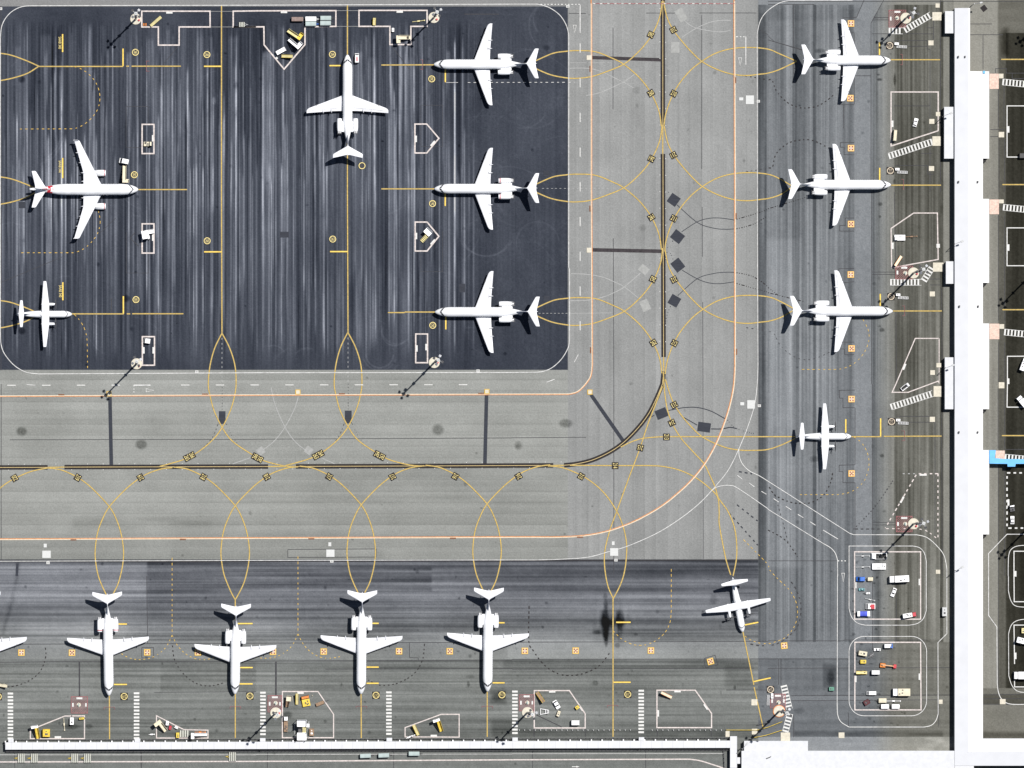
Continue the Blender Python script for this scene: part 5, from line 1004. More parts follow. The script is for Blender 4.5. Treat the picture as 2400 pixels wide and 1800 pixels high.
for c, x0, x1 in [(0, 72, 118), (0, 1163, 1212), (1, 35, 82), (1, 1128, 1176), (2, 3, 50), (2, 1096, 1142)]:
    a, b = t(c, 3, x0, 0)[0], t(c, 3, x1, 0)[0]; wrect(a, 1731.5+ysl(a), b, 1739.8+ysl(a), HW+.15)
wpart('roof', mb, M_CORRS)
mbk = k
for i in range(0, n, 1):
    x0 = xa+(xb-xa)*i/n; y = ysl(x0); q = up([(x0-1.3, 1736.6+y), (x0+1.3, 1736.6+y), (x0+1.3, 1740+y), (x0-1.3, 1740+y)], HW); mbk.prism(q, 0, HW-.1, 1)
wpart('wall', mbk, [M_WALL, M_VWHITE])
# fences either side
postm = MB(); postm.box(-.09, .09, -.09, .09, 0, 1.3); post0 = None
def fence(pts, label, group='metal fences beside the covered walkway', step=9.2, gap=0):
    global post0
    a, b = pts; o = empty('metal_fence', P(*a)); tag(o, label, 'fence', group)
    v = P(*b)-P(*a); l = v.length; mb = MB(); nrm = Vector((-v.y, v.x, 0)).normalized()
    for z, w in ((1.22, .07), (.7, .05)):
        w_ = nrm*w; mb.add([tuple(Vector((0, 0, z-.05))-w_), tuple(v+Vector((0, 0, z-.05))-w_), tuple(v+Vector((0, 0, z-.05))+w_), tuple(Vector((0, 0, z-.05))+w_), tuple(Vector((0, 0, z+.05))-w_), tuple(v+Vector((0, 0, z+.05))-w_), tuple(v+Vector((0, 0, z+.05))+w_), tuple(Vector((0, 0, z+.05))+w_)], [(3, 2, 1, 0), (4, 5, 6, 7), (0, 1, 5, 4), (1, 2, 6, 5), (2, 3, 7, 6), (3, 0, 4, 7)])
    mb.build('rail', M_DGREY, o)
    k_ = max(1, int(l/(step*S)))
    for i in range(k_+1):
        if post0 is None: p_ = postm.build('post', M_DGREY, o); post0 = p_.data
        else: p_ = bpy.data.objects.new('post', post0); COL.objects.link(p_); p_.parent = o
        p_.location = v*(i/k_)
seg = [(34, 312), (332, 608), (624, 902), (922, 1197), (1216, 1494), (1513, 1708)]
wh = ['between the left end and the second crossing', 'between the second and third crossings', 'between the third and fourth crossings', 'between the fourth and fifth crossings', 'between the fifth and sixth crossings', 'right of the last crossing']
for (a, b), w in zip(seg, wh):
    fence(((a, 1733.5+ysl(a)), (b, 1733.5+ysl(b))), 'metal fence above the walkway, '+w)
    fence(((a-20, 1762+ysl(a)), (b+2, 1762+ysl(b))), 'metal fence below the walkway, '+w)
fence(((1696, 1757), (1698, 1797)), 'short dark metal fence turning down beside the walkway end')
# yellow handrails near the annex
def rail(pts, label, m=M_YEL):
    mb = MB(); o = empty('handrail', P(*pts[0])); tag(o, label, 'handrail', 'yellow handrails by the bottom right crossing')
    q = [P(*p)-P(*pts[0]) for p in pts]
    for a, b in zip(q[:-1], q[1:]): mb.tube(a+Vector((0, 0, 1.1)), b+Vector((0, 0, 1.1)), .09, n=6)
    mb.build('rail', m, o); mb = MB()
    for a, b in zip(q[:-1], q[1:]):
        k_ = max(1, int((b-a).length/2.2))
        for i in range(k_+1): c = a+(b-a)*i/k_; mb.tube(c, c+Vector((0, 0, 1.1)), .08, n=6)
    mb.build('post', m, o)
rail(T(2, 3, '1850,1330 2120,1330 2212,1305')+T(3, 3, '120,1258'), 'long yellow handrail starting at the concrete pad right of the walkway')
rail(T(2, 3, '2090,1395 2180,1378')+T(3, 3, '0,1370 115,1332'), 'yellow handrail ending at the zebra crossing beside the annex roof')
rail(T(2, 3, '2120,1285 2212,1265'), 'short yellow handrail under the slanting yellow line', M_DGREY)
# blue boarding bridge
jb = empty('boarding_bridge', P(2345, 1075)); tag(jb, 'bright blue boarding bridge reaching right from the terminal', 'boarding bridge')
mb = MB(); mb.prism(up(T(3, 2, '1912,572 1968,572 1960,640 2035,648 2400,650 2400,688 2140,690 2135,714 2070,714 2068,690 1912,688'), 4.2), 2.6, 4.5); o = mb.build('tunnel', M_SKYB, jb); o.matrix_parent_inverse = Matrix.Translation(-jb.location)
mb = MB()
for x, y in ((1945, 665), (2100, 685), (2300, 670)):
    q = t(3, 2, x, y); c = P(q[0]-4, q[1]); mb.tube(c, c+Vector((0, 0, 2.62)), .3, n=10)
o = mb.build('support_column', M_DGREY, jb); o.matrix_parent_inverse = Matrix.Translation(-jb.location)

# ---------------------------------------------------------------- floodlight masts
def make_mast(h, orange=False):
    r = empty('floodlight_mast', (0, 0, 0)); n = 28
    mb = MB(); mb.loft([[(k*math.cos(2*math.pi*i/n), k*math.sin(2*math.pi*i/n), z) for i in range(n)] for k, z in ((1.95, 0), (1.95, .32), (1.85, .4))]); b = mb.build('base', M_CONC, r)
    if orange:
        mb = MB(); mb.loft([[(k*math.cos(2*math.pi*i/n), k*math.sin(2*math.pi*i/n), z) for i in range(n)] for k, z in ((2.15, 0), (2.15, .27), (1.97, .3))]); mb.build('base_rim', M_ORG, r)
    mb = MB(); mb.tube((0, 0, .4), (0, 0, h), .36, .2, n=12); mb.build('pole', M_METAL, r)
    mb = MB(); mb.tube((.3, .1, .4), (.3, .1, h*.55), .05, .05, n=5)
    for z in (h*.35, h*.66): mb.box(-.5, .5, -.5, .5, z, z+.12)
    mb.build('ladder', M_DGREY, r)
    mb = MB(); n = 16; mb.loft([[(k*math.cos(2*math.pi*i/n), k*math.sin(2*math.pi*i/n), z) for i in range(n)] for k, z in ((.55, h-.6), (.6, h-.5), (.6, h-.1), (.3, h))])
    for i in range(4): a = math.pi/2*i+.35; mb.tube((0, 0, h-.3), (1.5*math.cos(a), 1.5*math.sin(a), h-.3), .09, n=6)
    mb.build('head_frame', M_LGREY, r)
    for i in range(4):
        a = math.pi/2*i+.35; mb = MB(); c_, s_ = math.cos(a), math.sin(a); vs = []
        for z in (h-.65, h-.1):
            for u, v in ((1.2, -.42), (2.0, -.42), (2.0, .42), (1.2, .42)): vs.append((u*c_-v*s_, u*s_+v*c_, z+(.25 if u < 1.5 else -.1)))
        mb.add(vs, [(3, 2, 1, 0), (4, 5, 6, 7), (0, 1, 5, 4), (1, 2, 6, 5), (2, 3, 7, 6), (3, 0, 4, 7)]); mb.build('floodlight', M_DGREY if i % 2 else M_METAL, r)
    mb = MB(); mb.box(.55, 1.1, -1.15, -.6, .4, 1.1); mb.build('control_box', M_RED, r)
    return r
MASTS = [(0, 0, 1173, 165, 28, 'beside the T-shaped equipment outline with the yellow conveyor'), (1, 0, 1537, 152, 28, 'above the left-facing jets at the top'), (3, 0, 1190, 158, 28, 'on the red hatched square at the top right'), (0, 1, 1180, 1485, 35, 'at the bottom left of the dark apron'), (1, 1, 1540, 1474, 35, 'at the bottom of the dark apron below the left-facing jets'), (3, 1, 1257, 700, 35, 'on the red hatched square in the middle of the terminal side'),
         (3, 2, 1257, 1208, 35, 'just above the fenced equipment park'), (1, 3, 170, 1183, 33, 'left of the tall white service platform by the walkway'), (2, 3, 133, 1180, 33, 'beside the walkway with a white cart frame to its right'), (3, 3, 95, 1168, 33, 'with an orange rimmed base by the bottom right crossing'),
         (3, 0, 2390, 145, 28, 'beyond the right edge at the top, only its shadow reaching in'), (3, 1, 2295, 692, 35, 'beyond the right edge halfway down'), (3, 2, 2285, 1205, 35, 'beyond the right edge by the lower right outlines')]
mp = {}
for c, r, x, y, h, w in MASTS:
    key = (h, c == 3 and r == 3)
    if key not in mp: mp[key] = make_mast(*key); o = mp[key]
    else: o = copy_tree(mp[key])
    q = t(c, r, x, y); o.location = P(q[0], q[1], 0); o.rotation_euler = (0, 0, random.random()*1.5)
    tag(o, ('tall floodlight mast '+w)[:200], 'floodlight mast', 'floodlight masts round the aprons')
def make_lamp():
    r = empty('street_lamp', (0, 0, 0)); mb = MB(); mb.tube((0, 0, 0), (0, 0, 8.5), .16, .1, n=8); mb.tube((0, 0, 8.3), (-2.2, 0, 8.7), .08, n=6); mb.build('pole', M_METAL, r)
    mb = MB(); mb.box(-2.9, -1.9, -.3, .3, 8.55, 8.8, taper=.06); mb.build('lamp_head', M_LGREY, r); return r
lp = None
for c, r, x, y, a, w in [(3, 0, 1505, 1010, 200, 'at the corner of the second terminal annex from the top'), (3, 1, 1600, 455, 200, 'against the terminal wall beside the six-sided outline'), (3, 1, 1522, 1522, 200, 'at the upper corner of the lowest terminal annex'), (3, 2, 1605, 1612, 210, 'against the terminal wall beside the equipment park'), (3, 0, 1760, 48, 190, 'at the very top end of the terminal roof'), (2, 3, 1975, 1490, 230, 'between the walkway end and the white annex roof')]:
    if lp is None: lp = make_lamp(); o = lp
    else: o = copy_tree(lp)
    q = t(c, r, x, y); o.location = P(q[0], q[1], 0); o.rotation_euler = (0, 0, math.radians(a)); tag(o, 'thin single-arm lamp post '+w, 'lamp post', 'lamp posts along the terminal')
bo = None
for i, x in enumerate(list(range(62, 640, 46))+list(range(655, 1060, 46))+list(range(1210, 1830, 46))):
    q = t(2, 3, x, 1331)
    if bo is None:
        mb = MB(); mb.tube((0, 0, 0), (0, 0, .9), .16, .14, n=10); mb.tube((0, 0, .9), (0, 0, 1.0), .14, .02, n=10); bo = mb.build('bollard', M_VWHITE); o = bo
    else: o = bo.copy(); COL.objects.link(o)
    o.location = P(q[0], q[1], 0); tag(o, 'small white bollard in the row between the outlines and the walkway', 'bollard', 'white bollards above the walkway')

# ---------------------------------------------------------------- ground equipment
def wheels(r, L_, W_, rad=.35, n=4, xs_=None):
    me = None
    for x in (xs_ or (L_*.32, -L_*.32)):
        for s_ in (-1, 1):
            mb = MB(); mb.tube((x, s_*(W_/2-.14), rad), (x, s_*(W_/2+.03), rad), rad, n=12); mb.build('wheel', M_BLACK, r)
def root(name, x, y, hd, label, cat, group=None, h=1.5):
    q = unpar(x, y, h*.7); o = empty(name, P(q[0], q[1], 0), math.radians(hd)); tag(o, label, cat, group); return o
def drawbar(r, x0, l, m=M_DGREY, z=.45):
    mb = MB(); mb.tube((x0, .35, z), (x0+l*.6, 0, z), .07, n=6); mb.tube((x0, -.35, z), (x0+l*.6, 0, z), .07, n=6); mb.tube((x0+l*.6, 0, z), (x0+l, 0, z), .09, n=6); mb.build('drawbar', m, r)
def van(x, y, hd, L_, W_, label, body=M_VWHITE, h=2.1, roofm=None, name='van', cat='van', front=None, hood=.22, glassroof=False):
    L_ *= S; W_ *= S; r = root(name, x, y, hd, label, cat, None, h); a = L_/2
    mb = MB(); mb.side([(-a, .35), (a, .35), (a, .9), (a-L_*hood*.35, 1.15), (a-L_*hood, h*.97), (a-L_*hood-.2, h), (-a+.12, h), (-a, h*.9)], -W_/2, W_/2, inset=.1); b = mb.build('body', body, r)
    mb = MB(); x0, x1 = a-L_*hood*.35-.02, a-L_*hood+.02
    mb.add([(x0+.03, -W_/2+.16, 1.2), (x0+.03, W_/2-.16, 1.2), (x1+.03, W_/2-.22, h*.95), (x1+.03, -W_/2+.22, h*.95)], [(0, 1, 2, 3)])
    for s_ in (-1, 1): mb.add([(x1-.1, s_*(W_/2-.02), h*.6), (-a+.4, s_*(W_/2-.02), h*.6), (-a+.4, s_*(W_/2-.07), h*.9), (x1-.2, s_*(W_/2-.07), h*.9)], [(0, 1, 2, 3)])
    mb.build('windscreen', M_DARKG, r)
    if roofm: mb = MB(); mb.box(-a+.5, a-L_*hood-.6, -W_*.16, W_*.16, h, h+.05); mb.build('roof_stripe', roofm, r)
    if front: mb = MB(); mb.box(a-L_*.35, a+.02, -W_/2-.02, W_/2+.02, .4, 1.18); mb.box(a-L_*.34, a-L_*.12, -W_*.4, -W_*.08, h-.02, h+.06); mb.build('front_panel', front, r)
    wheels(r, L_, W_); return r
def car(x, y, hd, L_, W_, label, body=M_VWHITE, name='parked_car', cat='car'):
    L_ *= S; W_ *= S; r = root(name, x, y, hd, label, cat, None, 1.4); a = L_/2
    mb = MB(); mb.side([(-a, .3), (a, .3), (a, .7), (a*.92, .85), (a*.4, .95), (-a*.85, .98), (-a, .8)], -W_/2, W_/2, inset=.06); mb.build('body', body, r)
    mb = MB(); mb.side([(a*.42, .94), (a*.16, 1.4), (-a*.55, 1.42), (-a*.8, .96)], -W_/2+.12, W_/2-.12, inset=.1); mb.build('cabin_glass', M_DARKG, r)
    mb = MB(); mb.box(-a*.52, a*.12, -W_/2+.22, W_/2-.22, 1.4, 1.46); mb.build('roof', body, r)
    wheels(r, L_, W_, .3); return r
def truck(x, y, hd, L_, W_, label, box=M_VWHITE, cab=M_VWHITE, h=3.0, boxh=2.8, kind='box', cat='truck', name='service_truck'):
    L_ *= S; W_ *= S; r = root(name, x, y, hd, label, cat, None, boxh); a = L_/2; cl = min(1.7, L_*.27)
    mb = MB(); mb.side([(a-cl, .45), (a, .45), (a, 1.3), (a-.2, h*.78), (a-cl, h*.8)], -W_/2, W_/2, inset=.08); mb.build('cab', cab, r)
    mb = MB(); mb.add([(a+.02, -W_/2+.15, 1.35), (a+.02, W_/2-.15, 1.35), (a-.17, W_/2-.2, h*.74), (a-.17, -W_/2+.2, h*.74)], [(0, 1, 2, 3)]); mb.build('windscreen', M_DARKG, r)
    mb = MB(); mb.box(-a, a-.1, -W_*.35, W_*.35, .45, .75); mb.build('chassis', M_DGREY, r)
    mb = MB(); x1 = a-cl-.25
    if kind == 'box': mb.box(-a, x1, -W_/2, W_/2, .8, boxh)
    elif kind == 'deck': mb.box(-a, x1, -W_/2, W_/2, .75, .95)
    else:
        n = 14; mb.loft([[(q_, W_*.48*math.cos(2*math.pi*i/n), 1.6+.85*math.sin(2*math.pi*i/n)) for i in range(n)] for q_ in (-a, -a+.2, x1-.2, x1)])
    b = mb.build('cargo_box' if kind == 'box' else 'deck' if kind == 'deck' else 'tank', box, r)
    mb = MB()
    for i in range(5 if kind != 'box' else 3):
        u = random.uniform(-a+.4, x1-.5); v = random.uniform(-W_*.35, W_*.35); z0 = boxh if kind == 'box' else (.95 if kind == 'deck' else 2.4); mb.box(u-.2, u+.2, v-.18, v+.18, z0-.05, z0+.22)
    mb.build('roof_fittings' if kind == 'box' else 'deck_fittings', M_DGREY, r)
    wheels(r, L_, W_, .45); return r
def tug(x, y, hd, L_, W_, label, body=M_VWHITE, deck=M_BLACK, cat='aircraft tug', open_=True):
    L_ *= S; W_ *= S; r = root('pushback_tug', x, y, hd, label, cat, None, 1.5); a = L_/2
    mb = MB(); mb.box(-a, a, -W_/2, W_/2, .3, 1.15, taper=.08); b = mb.build('body', body, r)
    mb = MB()
    if open_: mb.box(-a+.25, a*.42, -W_/2+.3, W_/2-.18, 1.14, 1.22)
    else: mb.box(-a*.2, a*.4, -W_*.05, W_/2-.25, 1.14, 1.18)
    mb.build('deck', deck, r)
    mb = MB(); mb.box(a*.5 if open_ else -a*.95, a*.92 if open_ else -a*.45, -W_*.42, W_*.42 if open_ else W_*.1, 1.13, 1.75, taper=.08); mb.build('cab', body, r)
    mb = MB(); mb.box(a*.66 if open_ else -a*.8, a*.74 if open_ else -a*.7, -.35, .1, 1.74, 1.84); mb.build('roof_hatch', M_DGREY, r)
    if open_:
        mb = MB()
        for i in range(7): u = random.uniform(-a+.5, a*.3); v = random.uniform(-W_*.3, W_*.3); mb.box(u-.12, u+.12, v-.08, v+.08, 1.2, 1.36)
        mb.build('deck_fittings', M_LGREY, r)
    wheels(r, L_, W_, .5); return r
def towbar(x, y, hd, L_, label, m=M_LGREY):
    L_ *= S; r = root('tow_bar', x, y, hd, label, 'tow bar', None, .4); a = L_/2
    mb = MB(); mb.tube((-a, 0, .45), (a, 0, .45), .1, n=8); mb.build('shaft', m, r)
    mb = MB(); mb.box(-.5, .5, -.28, .28, .35, .6, taper=.06); mb.box(a-.3, a, -.2, .2, .35, .6); mb.build('head', m, r)
    mb = MB()
    for s_ in (-1, 1): mb.tube((.1, s_*.4-.08, .28), (.1, s_*.4+.08, .28), .28, n=10)
    mb.build('wheel', M_BLACK, r); return r
def cart(x, y, hd, L_, W_, label, top=M_VWHITE, h=1.9, cat='baggage cart', name='baggage_cart', bar=1.2, ends=None, barm=M_DGREY):
    L_ *= S; W_ *= S; r = root(name, x, y, hd, label, cat, None, h); a = L_/2
    mb = MB(); mb.box(-a, a, -W_/2+.05, W_/2-.05, .5, .7); mb.build('deck', M_DGREY, r)
    mb = MB(); mb.side([(-a, h-.06), (-a, h), (a, h), (a, h-.06)], -W_/2, W_/2)
    n = 7; mb = MB(); mb.loft([[(q_, W_/2*math.cos(math.pi*i/n), h-.2+.22*math.sin(math.pi*i/n)) for i in range(n+1)]+[(q_, -W_/2+.05, h-.26), (q_, W_/2-.05, h-.26)] for q_ in (-a, a)]); mb.build('roof', top, r, smooth=False)
    mb = MB()
    for u in (-a+.06, a-.06, 0):
        for s_ in (-1, 1): mb.box(u-.04, u+.04, s_*(W_/2-.08)-.04, s_*(W_/2-.08)+.04, .7, h-.2)
    mb.box(-a, -a+.05, -W_/2+.05, W_/2-.05, .7, h-.2); mb.build('frame', M_LGREY, r)
    if ends:
        mb = MB(); mb.box(-a-.02, -a+L_*.2, -W_/2-.02, W_/2+.02, h-.22, h+.06); mb.box(a-L_*.2, a+.02, -W_/2-.02, W_/2+.02, h-.22, h+.06); mb.build('roof_end', ends, r)
    wheels(r, L_, W_, .25)
    if bar: drawbar(r, a, bar, barm)
    return r
def unit(x, y, hd, L_, W_, label, body=M_YEL, h=1.4, cat='ground power unit', name='ground_power_unit', bar=.9, topm=M_DGREY):
    L_ *= S; W_ *= S; r = root(name, x, y, hd, label, cat, None, h); a = L_/2
    mb = MB(); mb.side([(-a, .4), (a, .4), (a, h-.25), (a-.2, h), (-a, h)], -W_/2, W_/2, inset=.04); mb.build('housing', body, r)
    mb = MB(); mb.box(-a*.55, -a*.1, -W_*.2, W_*.2, h-.01, h+.06); mb.box(a*.3, a*.5, -W_*.1, W_*.1, h-.01, h+.16); mb.build('exhaust_grille', topm, r)
    wheels(r, L_, W_, .24)
    if bar: drawbar(r, a, bar)
    return r
def belt(x, y, hd, L_, W_, label, m=M_YEL, h0=1.0, h1=2.6, bm=M_PYEL, cat='belt loader', name='belt_loader'):
    L_ *= S; W_ *= S; r = root(name, x, y, hd, label, cat, None, h1); a = L_/2
    mb = MB(); mb.box(-a*.9, a*.72, -W_*.4, W_*.4, .35, .9, taper=.05); mb.build('chassis', m, r)
    mb = MB(); mb.side([(-a, h0-.25), (-a, h0), (a, h1), (a, h1-.3)], -W_/2+.06, W_*.3); mb.build('conveyor', bm, r)
    mb = MB()
    for y0, y1 in ((-W_/2, -W_/2+.08), (W_*.3-.02, W_*.3+.06)): mb.side([(-a, h0-.2), (-a, h0+.12), (a, h1+.12), (a, h1-.2)], y0, y1)
    mb.build('side_rail', m, r)
    mb = MB(); mb.box(-a*.35, a*.1, W_*.3, W_/2, .9, 1.35); mb.build('driver_seat', M_BLACK, r)
    mb = MB(); mb.tube((0, 0, .8), (a*.7, 0, (h0+h1)/2+.4), .08, n=6); mb.build('lift_arm', M_DGREY, r)
    wheels(r, L_, W_, .32); return r
def stairs(x0, y0, x1, y1, w, label, foot=1, fl=1.5, fw=1.4, m=M_PYEL, pm=M_VWHITE, hl=.5, hh=3.0, side=-1, name='passenger_stairs', over=0):
    # flight rises from (x0,y0) to the high end (x1,y1); platform turns off to one side there
    q0 = unpar(x0, y0, hl); q1 = unpar(x1, y1, hh); v = P(*q1)-P(*q0); L_ = v.length; r = empty(name, P(*q0), math.atan2(v.y, v.x)); tag(r, label, 'boarding stairs', 'mobile boarding stairs')
    w *= S; n = max(5, int(L_/.45)); mb = MB()
    prof = [(0, hl-.3)]
    for i in range(n): z = hl+(hh-hl)*i/n; prof += [(L_*i/n, z), (L_*(i+1)/n, z)]
    prof += [(L_, hh-.35)]; mb.side(prof, -w/2+.08, w/2-.08); mb.build('steps', m, r)
    mb = MB()
    for s_ in (-1, 1): mb.side([(0, hl-.1), (0, hl+.8), (L_, hh+.8), (L_, hh-.2)], s_*(w/2)-.05, s_*(w/2)+.05)
    mb.build('handrail', m, r)
    fwm = fw*w; flm = fl*w
    mb = MB(); y0_, y1_ = (-w/2, w/2+flm) if side > 0 else (-w/2-flm, w/2)
    mb.box(L_-.05-over*w, L_+fwm, y0_, y1_, hh-.15, hh+.02); mb.build('platform', pm, r)
    mb = MB(); mb.box(L_+fwm-.06, L_+fwm, y0_, y1_, hh+.02, hh+.9); yy = y0_ if side < 0 else y1_; mb.box(L_-over*w, L_+fwm, yy-.04, yy+.04, hh+.02, hh+.9); mb.build('guard_panel', pm, r)
    mb = MB(); mb.box(L_*.25, L_+fwm*.6, -w*.38, w*.38, .35, .6)
    for u in (L_*.7, L_+fwm*.5): mb.box(u-.08, u+.08, -.08, .08, .6, hh-.3 if u > L_ else hh*.6)
    mb.build('chassis', M_DGREY, r)
    for u in (L_*.35, L_+fwm*.2):
        for s_ in (-1, 1): k = MB(); k.tube((u, s_*w*.42-.1, .3), (u, s_*w*.42+.1, .3), .3, n=10); k.build('wheel', M_BLACK, r)
    return r
def dolly(x, y, hd, L_, W_, label, barm=M_YEL):
    L_ *= S; W_ *= S; r = root('pallet_dolly', x, y, hd, label, 'pallet dolly', 'pallet dollies', .6); a = L_/2
    mb = MB()
    for s_ in (-1, 1): mb.box(-a, a, s_*(W_/2-.08)-.06, s_*(W_/2-.08)+.06, .35, .55)
    for u in (-a+.06, a-.06): mb.box(u-.06, u+.06, -W_/2, W_/2, .35, .54)
    mb.box(-a, a, -.06, .06, .33, .5); mb.build('frame', M_DGREY, r)
    mb = MB()
    for k in range(4):
        u = -a+L_*(k+.5)/4; mb.box(u-L_*.075, u+L_*.075, -W_/2+.1, W_/2-.1, .56, .62)
        for j in range(7): v = -W_/2+W_*(j+.5)/7; mb.box(u-L_*.1, u-L_*.06, v-.06, v+.06, .58, .72)
    mb.build('roller_deck', mat('pale_roller', (.52, .53, .47), .6, .2, 3), r)
    wheels(r, L_, W_*.9, .22); drawbar(r, a, 1.1, barm); return r

cart(697, 45, 0, 27, 10, 'brown canvas baggage cart, leftmost of the five by the outline corner', M_BRNR)
cart(728.5, 44.3, 0, 25, 10.5, 'white roofed baggage cart in the upper row behind the brown one', M_VWHITE, barm=M_VWHITE)
cart(763.5, 42.5, 0, 25, 10.5, 'grey-green baggage cart, upper right of the five by the outline corner', M_GREYG)
cart(728.5, 55.8, 0, 25, 10.5, 'grey-green baggage cart with blue drawbar in the lower row', M_GREYG, barm=M_BLUE)
cart(763, 54.5, 0, 25, 10.5, 'grey-green baggage cart, lower right of the five by the outline corner', M_GREYG)
stairs(674.7, 71, 701, 88.5, 8.5, 'yellow boarding stairs in the pointed outline below the baggage carts', side=1, fl=1.0, fw=.55, pm=M_YEL, over=.5)
stairs(677, 92, 697, 109, 8, 'white boarding stairs between the yellow stairs and the outline edge', side=1, fl=1.15, fw=.7, m=M_VWHITE, hh=3.8, over=.4)
van(658.4, 119.5, 29, 25, 10.5, 'long white bus in the pointed outline near its tip', h=2.7, name='apron_bus', cat='bus', hood=.08)
belt(673, 131.2, -3, 26, 8, 'yellow belt loader at the tip of the pointed outline', M_YEL)
van(836.6, 136, 90, 22, 10, 'white van with a red roof stripe beside the upright jet nose', roofm=M_RED, h=2.2)
belt(876.7, 50.7, 88, 17, 8, 'short yellow belt loader alone in the top right T outline', M_YEL, h1=1.8)
unit(921, 70, 90, 9, 6, 'small white box in the T outline stem by the mast', M_VWHITE, bar=0, cat='equipment box', name='equipment_box')
stairs(962, 87.5, 935, 87.5, 9, 'cream boarding stairs in the stem of the top right T outline', side=1, fl=1.0, fw=.7, m=M_CREAM, pm=M_CREAM, over=.3)
towbar(981, 49.5, 7, 30, 'yellow tow bar lying near the top middle floodlight mast', M_PYEL)
belt(364.8, 49.6, 40, 32, 8, 'pale yellow belt loader slanting in the top left T outline', M_PYEL, bm=M_PYEL)
for i, dx in enumerate((0, 5)): unit(337+dx, 57.5, 90, 6, 3.4, ['left', 'right'][i]+' of two tiny orange wheel chocks by the top left mast', M_ORG, h=.7, bar=0, cat='wheel chock', name='wheel_chock')
dolly(567, 57.5, 0, 14, 12, 'small pale dolly alone near the top centre line', M_LGREY)
truck(346.6, 337, 0, 19, 10, 'beige flatbed truck in the rectangle above the red tailed jet', M_CREAM, M_CREAM, kind='deck')
van(290.6, 377.5, 168, 22, 12, 'white truck behind the stairs at the jet with engines under its wings', h=2.6, name='service_truck', cat='truck', hood=.3)
stairs(292, 388, 291, 420, 8, 'cream boarding stairs docked to the jet with underwing engines', side=1, fl=.9, fw=1.0, m=M_CREAM, pm=M_CREAM, hh=3.3)
stairs(361, 541.5, 338, 545.5, 9, 'white boarding stairs across the rectangle on the left apron', side=1, fl=1.1, fw=.7, m=M_VWHITE, over=1.0)
unit(348, 556, -80, 9, 6, 'small white unit tucked below the stairs in the left rectangle', M_VWHITE, bar=.6)
van(344.5, 799, 172, 15, 12, 'small white van in the rectangle beside the lower left mast', h=1.9)
stairs(988, 566, 1003, 550, 9, 'yellow and white boarding stairs in the pentagon outline', side=1, fl=.9, fw=1.3, m=M_PYEL, over=.2)
# bottom row
stairs(89.8, 1731, 85.5, 1706, 8, 'yellow boarding stairs with white platform beside the yellow tank, bottom left', side=1, fl=1.0, fw=.8, m=M_YEL)
unit(108.6, 1717.7, 90, 18, 17, 'square rusty yellow container in the lower left outline', mat('rusty_yellow', (.75, .52, .05), .6, .35, 1.2), h=2.0, bar=0, cat='container', name='equipment_container')
towbar(150.4, 1697.5, -86, 30, 'brown tow bar standing between the yellow container and white machine', M_CREAM)
unit(168.3, 1690, 90, 17, 9, 'white cherry picker machine on outriggers in the lower left outline', M_VWHITE, h=1.8, bar=.8, cat='service machine', name='service_machine')
unit(191.6, 1684, 5, 12, 5, 'small yellow unit in the upper right corner of the lower left outline', M_YEL, bar=.5)
for x, y, w in [(50, 1777, 'leftmost of the row'), (80.5, 1777, 'second of the row'), (175, 1777, 'third of the row'), (205, 1777, 'fourth of the row'), (544.7, 1773.5, 'standing alone to the right')]: dolly(x, y, 180, 17, 22, 'pale ribbed pallet dolly with yellow drawbar on the bottom road, '+w)
stairs(389, 1713.5, 376, 1696, 9, 'beige boarding stairs in the triangular outline', side=1, fl=1.0, fw=1.0, m=M_CREAM, pm=M_CREAM)
unit(392, 1694.8, 85, 10, 7, 'white upright unit under the slanting line of the triangular outline', M_VWHITE, h=1.8, bar=0)
unit(399, 1705.5, 80, 9, 6, 'small red machine between the beige stairs and white units', M_RED, h=1.1, bar=.4, cat='service machine', name='service_machine')
unit(413.3, 1705, -25, 8, 5.5, 'small white unit right of the red machine', M_VWHITE, h=1.2, bar=0)
towbar(355.5, 1721.3, 3, 14, 'short white pipe on the ground left of the triangular outline', M_VWHITE)
dolly(431.6, 1719.5, 180, 22, 17, 'pale ribbed pallet dolly inside the triangular outline')
unit(416.5, 1723, 90, 12, 8, 'yellow unit at the left end of the dolly in the triangular outline', M_YEL, bar=0)
stairs(485, 1721.3, 455, 1721.3, 6.5, 'white boarding stairs lying level beside the pallet dolly', side=1, fl=1.1, fw=1.1, m=M_VWHITE)
towbar(469, 1716, 0, 26, 'orange tow bar above the white stairs near the walkway', M_ORG)
stairs(672.5, 1657, 674, 1643, 7, 'brown steps with cream platform in the lower middle outline', side=-1, fl=.9, fw=1.8, m=M_BRN, pm=M_CREAM, hh=2.6)
belt(695.5, 1638.5, 90, 26, 7, 'slim yellow belt loader between the brown steps and orange loader', M_YEL)
truck(717, 1643, 101, 25, 18, 'large orange and yellow cargo loader in the lower middle outline', M_YEL, M_ORG, kind='deck', h=2.4, cat='cargo loader', name='cargo_loader')
mb = MB(); mb.tube((0, 0, 0), (0, 0, .75), .25, .04, n=10); o = mb.build('traffic_cone', M_CREAM); o.location = P(731.8, 1630.5, 0); tag(o, 'small pale traffic cone right of the orange cargo loader', 'traffic cone')
cart(750, 1649, 22, 20, 8, 'brown slatted cart crossing the slanting outline edge', M_BRN, h=1.0, bar=2.0)
truck(670, 1697, 90, 36, 9, 'narrow flat truck with white cab beside the tall service platform', M_BRN, M_VWHITE, kind='deck', h=2.6)
